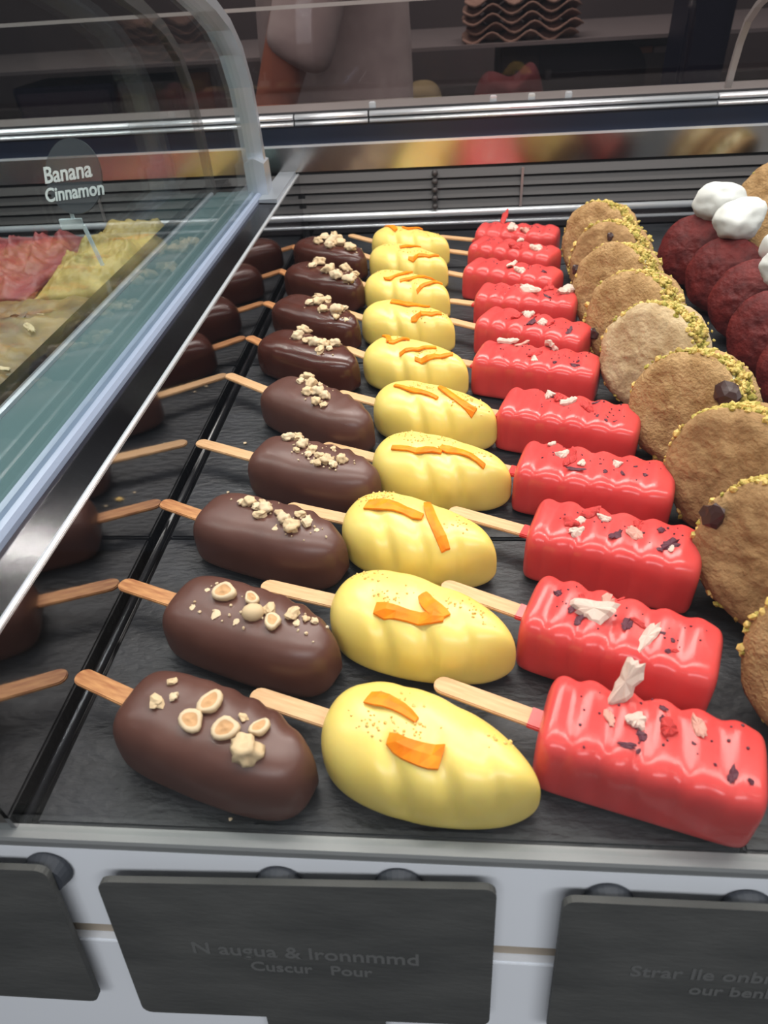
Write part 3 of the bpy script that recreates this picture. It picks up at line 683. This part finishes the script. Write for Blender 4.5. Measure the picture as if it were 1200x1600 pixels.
def ring_mesh(name, r, h, seed, amp=.0015, seg=40):
    bm = bmesh.new(); off = Vector((seed * 2.1, seed, seed * 4.2)); rows = []
    for j, (q, z) in enumerate([(0, h), (.9, h), (1, h * .6), (1.03, 0), (1, -h * .6), (.9, -h), (0, -h)]):
        if q == 0: rows.append([bm.verts.new((0, 0, z))]); continue
        rows.append([bm.verts.new((lambda p, d: (p.x * (1 + d), p.y * (1 + d), p.z))(Vector((r * q * math.cos(a), r * q * math.sin(a), z)), amp / r * noise.noise(Vector((math.cos(a) * 4, math.sin(a) * 4, z * 100)) + off))) for a in [2 * PI * k / seg for k in range(seg)]])
    for a, b in zip(rows, rows[1:]):
        for k in range(seg):
            if len(a) == 1: bm.faces.new((a[0], b[k], b[(k + 1) % seg]))
            elif len(b) == 1: bm.faces.new((a[k], b[0], a[(k + 1) % seg]))
            else: bm.faces.new((a[k], b[k], b[(k + 1) % seg], a[(k + 1) % seg]))
    bmesh.ops.recalc_face_normals(bm, faces=bm.faces)
    me = bpy.data.meshes.new(name); bm.to_mesh(me); bm.free()
    for p in me.polygons: p.use_smooth = True
    return me

def sandwich(name, x, y, nrm, r, th, fh, label, group, cat, dough, fill, seed, dome=.003, crumbs=0, chips=(), ground=0.0, rough=1.0, roll=0.0):
    nrm = Vector(nrm).normalized(); q = nrm.to_track_quat('Z', 'Y') @ Matrix.Rotation(roll, 3, 'Z').to_quaternion()
    t = tag(empty(name, rot=q.to_euler()), label, cat, group)
    a = link('cookie', disc_mesh('cookie', r, th, dome, seed, rough=rough), dough, t, (0, 0, fh))
    b = link('cookie', disc_mesh('cookie', r * 1.02, th, dome * .6, seed + 50, rough=rough), dough, t, (0, 0, -fh), (PI, 0, 0))
    link('filling', ring_mesh('filling', r * .95, fh + .001, seed), fill, t)
    rr = random.Random(seed)
    if crumbs:
        pts = []
        for _ in range(crumbs):
            an = rr.uniform(0, 2 * PI); z = rr.gauss(0, fh * .80); rad = r * (1.0 + rr.uniform(-.02, .05))
            pts.append(((rad * math.cos(an), rad * math.sin(an), max(-fh - th, min(fh + th * .5, z))), rr.uniform(.0018, .0058)))
        scatter('pistachio_crumbs', pts, GRAIN, M['pist'], t, seed)
    for cx, cy, s in chips:
        o = link('chocolate_chip', rock_mesh('chocolate_chip', seed + 3, .4, .7, 2), M['chip'], t, (cx, cy, fh + th + dome * .6)); o.scale = (s, s, s * .6)
    rm = q.to_matrix(); lo = 1e9
    for o, z, s in ((a, fh, 1), (b, -fh, -1)):
        for v in o.data.vertices:
            lo = min(lo, (rm @ Vector((v.co.x, v.co.y * s, z + v.co.z * s))).z)
    t.location = (x, y, ground - lo)
    return t
KW = ['with rounded face cut off by the right edge of the picture', 'with pale green nut on its shoulder, second from the front', 'third from the front, smooth brown face', 'with a dark chocolate chunk at its rim, fourth from the front', 'with the palest, sandiest face, in the middle of the row', 'sixth from the front, behind the palest one', 'seventh from the front, mostly hidden', 'eighth from the front beside the red blocks', 'standing at the far back of the row']
KP = [(.168, .190, 'cookie'), (.167, .262, 'cookie_dark'), (.169, .331, 'cookie_dark'), (.163, .402, 'cookie'), (.156, .476, 'cookie_pale'), (.155, .543, 'cookie'), (.155, .609, 'cookie'), (.160, .672, 'cookie_dark'), (.162, .740, 'cookie')]
for i, (x, y, m) in enumerate(KP):
    j = random.Random(i + 5)
    sandwich('cookie_sandwich', x, y, (-.74 + j.uniform(-.03, .03), -.64, .30 + j.uniform(-.03, .03)), .0360, .0080, .0096, 'brown cookie sandwich ' + KW[i], 'cookie sandwiches beside the red bars', 'cookie', M[m], M['cream'], i + 1, dome=.002, crumbs=900, chips=[[], [(-.030, .008, .012)], [], [(.026, .020, .016)], [], [(-.02, -.018, .01)], [], [(-.022, -.012, .009), (.004, .024, .007)], [(.01, .01, .008)]][i])
VP = [(.252, .716), (.262, .650), (.264, .585), (.260, .522), (.262, .458)]
VW = ['at the far back under the topmost white dollop', 'with a wide glossy red split, second from the back', 'third from the back, half under a white dollop', 'fourth from the back at the right edge', 'nearest, barely showing at the right edge']
for i, (x, y) in enumerate(VP):
    sandwich('red_velvet_cookie', x, y, (-.64, -.66, .40), .0325, .0050, .0065, 'dark red velvet cookie sandwich ' + VW[i], 'red velvet cookies', 'cookie', M['velvet'], M['velvet_glaze'], 20 + i, dome=.008, rough=.8)
for i, (x, y, w) in enumerate([(.362, .748, 'in front at the upper right edge'), (.372, .830, 'behind another at the upper right edge')]):
    sandwich('cookie_sandwich', x, y, (-.60, -.66, .42), .041, .010, .009, 'brown cookie sandwich ' + w, 'cookie sandwiches at the right edge', 'cookie', M['cookie'], M['cream'], 40 + i, crumbs=160)
def dollop(x, y, z, s, label, seed):
    me = rock_mesh('meringue_dollop', seed, .17, .80, 4, 1.35); me.materials.append(M['meringue'])
    for p in me.polygons: p.use_smooth = True
    o = bpy.data.objects.new('meringue_dollop', me); col.objects.link(o); o.location = (x, y, z); o.scale = (s * 1.1, s, s * 1.05); o.rotation_euler = (.45, -.15, seed)
    return tag(o, label, 'meringue', 'white dollops on the red cookies')
dollop(.2680, .7180, .0800, .044, 'white meringue dollop highest on the red cookies, furthest back', 3)
dollop(.2670, .6650, .0800, .042, 'white meringue dollop just below the highest one', 5)
dollop(.2880, .6050, .0720, .040, 'white meringue dollop cut by the right edge, upper of two', 8)
dollop(.2730, .5510, .0750, .040, 'white meringue dollop cut by the right edge, lower of two', 9)

# ------------------------------------------------------------------ gelato in the neighbouring case
def gelato(x0, x1, y0, y1, base, amp, m, label, seed, ridge=28.0, dirv=(1, .35), lean=0.0, peak=.02):
    t = tag(empty('gelato_pan', ((x0 + x1) / 2, (y0 + y1) / 2, -.06)), label, 'gelato', 'gelato pans beyond the divider')
    cx, cy = (x0 + x1) / 2, (y0 + y1) / 2; hx, hy = (x1 - x0) / 2, (y1 - y0) / 2
    for b in ((-hx, hx, -hy, -hy + .0015), (-hx, hx, hy - .0015, hy), (-hx, -hx + .0015, -hy + .0016, hy - .0016), (hx - .0015, hx, -hy + .0016, hy - .0016)):
        box_obj('pan_side', (*b, 0.0, .098), M['steel_dark_refl'], t)
    box_obj('pan_base', (-hx + .0016, hx - .0016, -hy + .0016, hy - .0016, 0.0, .0015), M['steel_dark_refl'], t)
    n, k = 70, 70; off = Vector((seed * 3.7, seed * 1.3, seed)); vs, fs = [], []
    dx, dy = Vector(dirv).normalized()
    for i in range(n + 1):
        for j in range(k + 1):
            u, v = i / n, j / k; X = -hx + .002 + (2 * hx - .004) * u; Y = -hy + .002 + (2 * hy - .004) * v
            p = Vector((X, Y, 0)) * 1.0
            wq = noise.noise(p * 14 + off) * 2.5
            s = X * dx + Y * dy
            rd = 1 - abs(math.sin(s * ridge * PI / 1.0 + wq))
            e = min(1, 6 * min(u, 1 - u)) * min(1, 6 * min(v, 1 - v))
            z = base + .06 + e ** .6 * (peak + amp * (rd - .4) + .010 * noise.noise(p * 30 + off) + .006 * noise.noise(p * 75 + off) + .003 * noise.noise(p * 190 + off)) + lean * (v - .5) * e
            vs.append((X, Y, z))
    for i in range(n):
        for j in range(k):
            a = i * (k + 1) + j; fs.append((a, a + k + 1, a + k + 2, a + 1))
    bot = len(vs)
    me = bpy.data.meshes.new('gelato_mound'); me.from_pydata(vs, [], fs)
    o = link('gelato_mound', me, m, t, smooth=True)
    md = o.modifiers.new('depth', 'SOLIDIFY'); md.thickness = .02; md.offset = -1
    return t
gelato(-.392, -.299, .607, .800, .046, .012, M['gel_yellow'], 'yellow swirled gelato under the round name sign', 3, 16, (.5, 1), peak=.020)
gelato(-.600, -.396, .607, .800, .046, .010, M['gel_pink'], 'pink crumbly gelato at the left edge', 5, 34, (1, .2), peak=.010)
gelato(-.600, -.299, .330, .605, .046, .016, M['gel_brown'], 'brown and beige gelato with folded nut swirls', 8, 13, (.3, 1), peak=.012)
gelato(-.600, -.299, .150, .328, .044, .014, M['gel_cream'], 'creamy gelato with brown streaks, nearest the front', 11, 14, (.6, 1), peak=.012)

# slices and chips sunk in the brown gelato
SL = {True: [shard_mesh('chocolate_slice', 70 + q, .2, .3) for q in range(4)], False: [shard_mesh('nut_slice', 80 + q, .35, .4) for q in range(4)]}
for q in range(4): SL[True][q].materials.append(M['gel_slice']); SL[False][q].materials.append(M['nut_pale'])
for pan in [o for o in bpy.data.objects if o.get('label', '').startswith('brown and beige gelato')]:
    gm = [c for c in pan.children if c.name.startswith('gelato_mound')][0]
    tree = BVHTree.FromPolygons([v.co for v in gm.data.vertices], [tuple(q.vertices) for q in gm.data.polygons])
    for k in range(20):
        h, nr = drop(tree, rnd.uniform(.050, .138), rnd.uniform(-.06, .115))
        if h is None: continue
        dark = k % 3 != 0; l = rnd.uniform(.014, .026) if dark else rnd.uniform(.007, .013)
        o = bpy.data.objects.new('chocolate_slice' if dark else 'nut_slice', SL[dark][k % 4]); col.objects.link(o); o.parent = pan
        o.location = h + nr * .001; o.rotation_euler = align(nr, rnd.uniform(0, 6)); o.scale = (l, l * .6, l * .4)

sg = tag(empty('name_sign', (-.330, .615, .070)), 'round dark sign reading Banana Cinnamon on a white clip above yellow gelato', 'sign')
tilt = math.radians(68)
bm = bmesh.new(); bmesh.ops.create_cone(bm, cap_ends=True, segments=48, radius1=.0300, radius2=.0300, depth=.0016)
from_bm('disc', bm, M['label'], sg, (.012, .004, .079), (tilt, math.radians(-4), math.radians(-14)))
RM = Euler((tilt, math.radians(-4), math.radians(-14))).to_matrix()
for body, sz, dy, dx in (('Banana', .0185, .0030, -.0055), ('Cinnamon', .0155, -.0125, -.0005)):
    me = text_mesh(body, sz, .05, .00035)
    o = link('lettering', me, M['chalk'], sg, Vector((.012, .004, .079)) + RM @ Vector((dx, dy, .0013)), Euler((tilt, math.radians(-4), math.radians(-14))))
    o.rotation_euler.rotate_axis('Z', .06)
box_obj('clip_bar', (-.012, .009, -.0015, .0015, .037, .046), M['clip'], sg, bevel=.0005)
bm = bmesh.new(); prism(bm, [(.0075, .040), (.0105, .040), (.0165, .004), (.0135, .004)], -.0012, .0012, 'y'); from_bm('clip_leg', bm, M['clip'], sg)
box_obj('holder_plate', (-.010, .008, -.0008, .0008, .004, .0368), M['glass'], sg)
box_obj('holder_stem', (-.0015, .0015, .0017, .0034, .040, .060), M['clip'], sg)

# ------------------------------------------------------------------ front name tags
def front_tag(x0, x1, s0, s1, skew, label, knobs, lines, stem=None, off=.0085):
    c = onfront((x0 + x1) / 2, s0, off); cx = (x0 + x1) / 2
    t = tag(empty('name_tag', c), label, 'name tag', 'slate name tags on the white front')
    P = lambda x, s, o=0.0: (Vector((x - cx, 0, 0)) + dn * (s - s0) + nf * o)
    r = .005; out = []
    for (qx, qs, a0) in ((x1 - r, s0 + r, 0), (x0 + r, s0 + r, 1), (x0 + r, s1 - r, 2), (x1 - r, s1 - r, 3)):
        for k in range(5):
            a = (a0 + k / 4) * PI / 2
            out.append((qx + r * math.cos(a), qs - r * math.sin(a)))
    bm = bmesh.new()
    F = [bm.verts.new(P(x, s + skew * (x - cx), .0015)) for x, s in out]; B = [bm.verts.new(P(x, s + skew * (x - cx), -.0015)) for x, s in out]
    n = len(out); bm.faces.new(F); bm.faces.new(B[::-1])
    for i in range(n): bm.faces.new((F[i], F[(i + 1) % n], B[(i + 1) % n], B[i]))
    from_bm('plate', bm, M['tag'], t)
    q = nf.to_track_quat('Z', 'Y')
    for kx in knobs:
        bm = bmesh.new(); bmesh.ops.create_cone(bm, cap_ends=True, segments=24, radius1=.0105, radius2=.0085, depth=.0055)
        from_bm('suction_knob', bm, M['label'], t, P(kx, s0 + .0115 + skew * (kx - cx), -.0046), q.to_euler())
    if stem:
        bm = bmesh.new()
        F = [P(x, s, o) for o in (-.0028, -.0016) for x, s in ((stem[0], s1 - .03), (stem[1], s1 - .03), (stem[1], s1 + .035), (stem[0], s1 + .035))]
        F = [bm.verts.new(v) for v in F]
        for f in ((0, 1, 2, 3), (7, 6, 5, 4), (0, 4, 5, 1), (1, 5, 6, 2), (2, 6, 7, 3), (3, 7, 4, 0)): bm.faces.new([F[i] for i in f])
        from_bm('stem', bm, M['tag'], t)
    for body, sz, lx, ls in lines:
        me = text_mesh(body, sz, 0, .0002, .0001)
        xax = Vector((1, 0, 0)); rot = Matrix((xax, -dn, nf)).transposed()
        link('lettering', me, M['faint'], t, P(lx, ls, .00165), rot.to_euler())
    return t
front_tag(-.1435, .0210, .0045, .1030, -.045, 'dark slate name tag in the centre of the white front with faint writing', (-.0685, -.0180), [('N augua & lronnmmd', .0115, -.060, .0510), ('Cuscur   Pour', .0095, -.058, .0625)], (-.0845, -.0270))
front_tag(-.3250, -.1640, .0035, .1010, -.01, 'dark slate name tag cut off by the left edge', (-.2500, -.1700), [])
front_tag(.0470, .2080, .0060, .1040, 0.0, 'dark slate name tag at the lower right with faint writing', (.0665, .1200), [('Strar Ile onbrulg', .0105, .112, .0500), ('our benb hay', .0095, .128, .0610)])

# ------------------------------------------------------------------ crumbs lying on the slate
CR = rock_mesh('crumb', 4, .4, .7, 1); CR.materials.append(M['nut_pale'])
CY = rock_mesh('crumb', 6, .4, .6, 1); CY.materials.append(M['granule'])
CL = 'tiny white nut crumb on the slate '
for x, y, s, m, lab in [(-.140, .3560, .0042, CY, 'golden crumb on the slate by the third chocolate bar'), (-.1330, .3490, .0022, CR, CL + 'just right of the golden crumb'), (-.1480, .3640, .0020, CR, CL + 'just behind the golden crumb'),
                        (-.1500, .4250, .0026, CR, CL + 'behind the fourth chocolate stick'), (-.1580, .5150, .0026, CR, CL + 'by the tip of the fifth chocolate stick'), (-.1500, .5060, .0022, CR, CL + 'under the fifth chocolate stick'),
                        (-.0640, .1400, .0024, CR, CL + 'between the nearest chocolate and yellow bars'), (-.0585, .5320, .0026, CR, CL + 'beside the sixth chocolate bar'), (-.0900, .1360, .0016, CR, CL + 'in front of the nearest chocolate bar')]:
    o = bpy.data.objects.new('crumb', m); col.objects.link(o); o.location = (x, y, s * .25); o.scale = (s * 1.3, s, s)
    tag(o, lab, 'crumb', 'crumbs on the slate')

# ------------------------------------------------------------------ back room behind the smoked glass
struct(box_obj('room_counter', (-1.6, 1.3, 1.72, 2.30, -.06, -.015), M['counter']))
struct(box_obj('wall_shelf', (-1.6, 1.3, 1.80, 2.30, .118, .125), M['shelf']))
def cabinet(name, x0, x1, y0, y1, z0, z1, m, label, cat, panel):
    t = tag(empty(name, ((x0 + x1) / 2, (y0 + y1) / 2, z0)), label, cat)
    hx, hy, h = (x1 - x0) / 2, (y1 - y0) / 2, z1 - z0
    box_obj('body', (-hx, hx, -hy, hy, 0, h), m, t, bevel=.004)
    box_obj('door', (-hx + .012, hx - .012, -hy - .004, -hy - .0002, .012, h - .012), panel, t, bevel=.001)
    box_obj('handle', (hx - .030, hx - .022, -hy - .010, -hy - .0042, h * .35, h * .65), M['grey_box'], t)
    return t
cabinet('storage_box', -1.010, -.765, 1.80, 1.98, -.0145, .092, M['blue_dark'], 'dark purple box at the far left behind the smoked glass', 'box', mat('plum_panel', (.055, .038, .062), .5))
cabinet('storage_box', -.755, -.605, 1.80, 1.98, -.015, .090, M['grey_box'], 'olive grey box behind the smoked glass, beside the brown board', 'box', mat('olive_panel', (.075, .072, .058), .5))
t = tag(empty('brown_board', (-.570, 1.84, -.015)), 'upright brown board behind the smoked glass at the left', 'board')
box_obj('panel', (-.028, .028, -.006, .006, 0, .115), M['orange_board'], t, bevel=.002); box_obj('top_edge', (-.030, .030, -.008, .008, .1155, .122), M['counter'], t)

# machine with a rounded dark opening
t = tag(empty('counter_machine', (.350, 1.955, -.015)), 'grey machine with rounded black opening behind the smoked glass', 'machine')
box_obj('housing', (-.220, .184, -.08, .12, 0, .130), M['grey_box'], t, bevel=.006)
out = [(-.130, .004), (-.130, .120), (.050, .124)] + [(.050 + .06 * math.sin(a), .064 + .06 * math.cos(a)) for a in (.35, .7, 1.05, 1.4)] + [(.112, .004)]
bm = bmesh.new(); A_ = [bm.verts.new((x, -.086, z)) for x, z in out]; B_ = [bm.verts.new((x, -.0805, z)) for x, z in out]
bm.faces.new(A_); bm.faces.new(B_[::-1])
for i in range(len(out)): bm.faces.new((A_[i], A_[(i + 1) % len(out)], B_[(i + 1) % len(out)], B_[i]))
from_bm('opening', bm, M['machine'], t)
box_obj('paper_label', (.088, .118, -.0830, -.0802, .100, .112), M['orange_board'], t); box_obj('paper_label', (.122, .150, -.0830, -.0802, .099, .111), M['shelf'], t)
cabinet('dark_fridge', .455, .540, 1.60, 1.715, -.5, .215, M['blue_dark'], 'narrow very dark blue cabinet right of the machine', 'cabinet', M['blue_dark'])

# stacked pulp trays on the shelf
def tray_mesh():
    vs, fs = [], []; n, k = 24, 14
    for i in range(n + 1):
        for j in range(k + 1):
            x, y = -.125 + .25 * i / n, -.06 + .12 * j / k
            vs.append((x, y, .010 * (math.sin(x * 2 * PI / .0833) * math.sin(y * 2 * PI / .08))))
    for i in range(n):
        for j in range(k): a = i * (k + 1) + j; fs.append((a, a + k + 1, a + k + 2, a + 1))
    me = bpy.data.meshes.new('pulp_tray'); me.from_pydata(vs, [], fs); me.materials.append(M['carton'])
    bm = bmesh.new(); bm.from_mesh(me); bmesh.ops.solidify(bm, geom=bm.faces[:], thickness=.004); bm.to_mesh(me); bm.free()
    for p in me.polygons: p.use_smooth = True
    return me
TM = tray_mesh()
for k in range(5):
    o = bpy.data.objects.new('pulp_tray', TM); col.objects.link(o); o.location = (.175 + rnd.uniform(-.008, .008), 1.875, .1360 + k * .0165); o.rotation_euler = (0, 0, rnd.uniform(-.05, .05))
    tag(o, 'brown moulded pulp tray, ' + ('bottom', 'second from bottom', 'middle', 'second from top', 'topmost')[k] + ' of the stack behind smoked glass', 'tray', 'stacked pulp trays')

def cloth_blob(name, pts, m, label, cat, seed):
    # slumped soft thing from a side outline (x, z) given depth
    bm = bmesh.new(); rows = []; n = len(pts)
    for yk, sc in ((-.07, .80), (-.05, .95), (0, 1.0), (.05, .92), (.07, .75)):
        rows.append([bm.verts.new((x * sc, yk, max(0, z * sc) + .004 * noise.noise(Vector((x * 20, yk * 20, seed))))) for x, z in pts])
    for a, b in zip(rows, rows[1:]):
        for i in range(n): bm.faces.new((a[i], a[(i + 1) % n], b[(i + 1) % n], b[i]))
    bm.faces.new(rows[0]); bm.faces.new(rows[-1][::-1])
    o = from_bm(name, bm, m, None, smooth=True)
    md = o.modifiers.new('soft', 'SUBSURF'); md.levels = 2; md.render_levels = 2
    return tag(o, label, cat)
o = cloth_blob('olive_sack', [(-.085, 0), (-.06, .035), (-.02, .075), (.03, .085), (.06, .07), (.068, .03), (.065, 0)], M['olive'], 'slumped olive-brown rounded sack behind the smoked glass', 'sack', 2); o.location = (-.065, 1.80, -.0145)
o = cloth_blob('red_cloth', [(-.09, 0), (-.085, .05), (-.06, .10), (-.02, .085), (.01, .07), (.045, .122), (.07, .07), (.085, 0)], M['red_cloth'], 'dark red crumpled cloth behind the smoked glass', 'cloth', 5); o.location = (.150, 1.792, -.0145)

# person in a grey T-shirt standing behind the case, seen from the side through the smoked glass
def skin_obj(name, joints, links, m, parent=None, root=0):
    me = bpy.data.meshes.new(name)
    me.from_pydata([j[0] for j in joints], links, [])
    o = link(name, me, m, parent)
    o.modifiers.new('skin', 'SKIN'); sub = o.modifiers.new('subsurf', 'SUBSURF'); sub.levels = 2; sub.render_levels = 2
    lay = me.skin_vertices[0].data
    for i, j in enumerate(joints):
        lay[i].radius = (j[1], j[2] if len(j) > 2 else j[1]); lay[i].use_root = (i == root)
    for md in [k for k in o.modifiers if k.type == 'SKIN']: md.use_smooth_shade = True
    return o
px, py = -.165, 1.47
def V(x, y, z): return (px + x, py + y, z)
per = tag(empty('person', (px, py, -1.06)), 'person in grey T-shirt with one bare arm bent, behind the smoked glass', 'person')
def rel(l): return [((j[0][0] - px, j[0][1] - py, j[0][2] + 1.06), *j[1:]) for j in l]
J = [(V(-.02, 0, -.13), .085, .14), (V(-.03, 0, .08), .070, .125), (V(-.03, 0, .26), .075, .13), (V(-.03, 0, .37), .05, .09), (V(-.045, 0, .45), .05), (V(-.055, 0, .54), .075, .07), (V(-.06, 0, .63), .085, .075),
     (V(-.015, -.15, .335), .050), (V(-.125, -.185, .075), .034), (V(-.09, -.29, -.030), .026), (V(-.11, -.37, -.045), .020),
     (V(-.02, .16, .335), .050), (V(-.05, .20, .06), .036), (V(-.21, .12, -.03), .026), (V(-.27, .10, -.04), .02),
     (V(-.02, -.09, -.2), .075), (V(-.03, -.10, -.58), .055), (V(.0, -.10, -.98), .04), (V(-.11, -.10, -1.035), .025),
     (V(-.02, .09, -.2), .075), (V(-.03, .10, -.58), .055), (V(.0, .10, -.98), .04), (V(-.11, .10, -1.035), .025)]
E_ = [(0, 1), (1, 2), (2, 3), (3, 4), (4, 5), (5, 6), (3, 7), (7, 8), (8, 9), (9, 10), (3, 11), (11, 12), (12, 13), (13, 14), (0, 15), (15, 16), (16, 17), (17, 18), (0, 19), (19, 20), (20, 21), (21, 22)]
for hand, sx in ((10, -1), (14, 1)):
    b = J[hand][0]
    for k, (dx, dy, ln) in enumerate(((-.022, .022, .05), (-.010, -.018, .075), (.003, -.022, .085), (.016, -.02, .078), (.028, -.014, .06))):
        i0 = len(J)
        J.append(((b[0] + dx, b[1] + (dy if sx < 0 else dx) - .02 * (sx < 0), b[2] - .004), .0088)); J.append(((b[0] + dx * 1.3 - (.0 if sx < 0 else ln * .6), b[1] - (ln if sx < 0 else -dx), b[2] - .020), .0075))
        E_ += [(hand, i0), (i0, i0 + 1)]
skin_obj('body', rel(J), E_, M['skin'], per)
S = [(V(-.02, 0, -.18), .100, .165), (V(-.03, 0, .08), .086, .150), (V(-.03, 0, .26), .088, .155), (V(-.03, 0, .365), .060, .11), (V(-.010, -.15, .340), .062), (V(-.055, -.178, .190), .058), (V(-.075, -.183, .150), .060), (V(-.02, .16, .34), .062), (V(-.04, .195, .15), .058)]
skin_obj('t_shirt', rel(S), [(0, 1), (1, 2), (2, 3), (3, 4), (4, 5), (5, 6), (3, 7), (7, 8)], M['shirt'], per)
T = [(V(-.02, 0, -.15), .092, .150), (V(-.02, -.09, -.22), .088), (V(-.03, -.10, -.58), .072), (V(.0, -.10, -.96), .06), (V(-.02, .09, -.22), .088), (V(-.03, .10, -.58), .072), (V(.0, .10, -.96), .06)]
skin_obj('trousers', rel(T), [(0, 1), (1, 2), (2, 3), (0, 4), (4, 5), (5, 6)], M['trousers'], per)
skin_obj('hair', rel([(V(-.02, 0, .57), .075), (V(-.04, 0, .66), .09), (V(-.08, 0, .70), .06)]), [(0, 1), (1, 2)], M['hair'], per)
for sy in (-1, 1):
    bm = bmesh.new(); bmesh.ops.create_uvsphere(bm, u_segments=10, v_segments=8, radius=.011); from_bm('eye', bm, M['chalk'], per, (-.132, sy * .03, 1.06 + .60), smooth=True)
    bm = bmesh.new(); bmesh.ops.create_uvsphere(bm, u_segments=10, v_segments=8, radius=.02); o = from_bm('ear', bm, M['skin'], per, (-.047, sy * .078, 1.06 + .585), smooth=True); o.scale = (.7, .4, 1.3)
bm = bmesh.new(); bmesh.ops.create_cone(bm, cap_ends=True, segments=10, radius1=.016, radius2=.006, depth=.045); from_bm('nose', bm, M['skin'], per, (-.145, 0, 1.06 + .575), (0, math.radians(-15), 0), smooth=True)
box_obj('mouth', (-.140, -.129, -.02, .02, 1.06 + .528, 1.06 + .538), M['red_cloth'], per, bevel=.003)
scene.cycles.transparent_max_bounces = 24
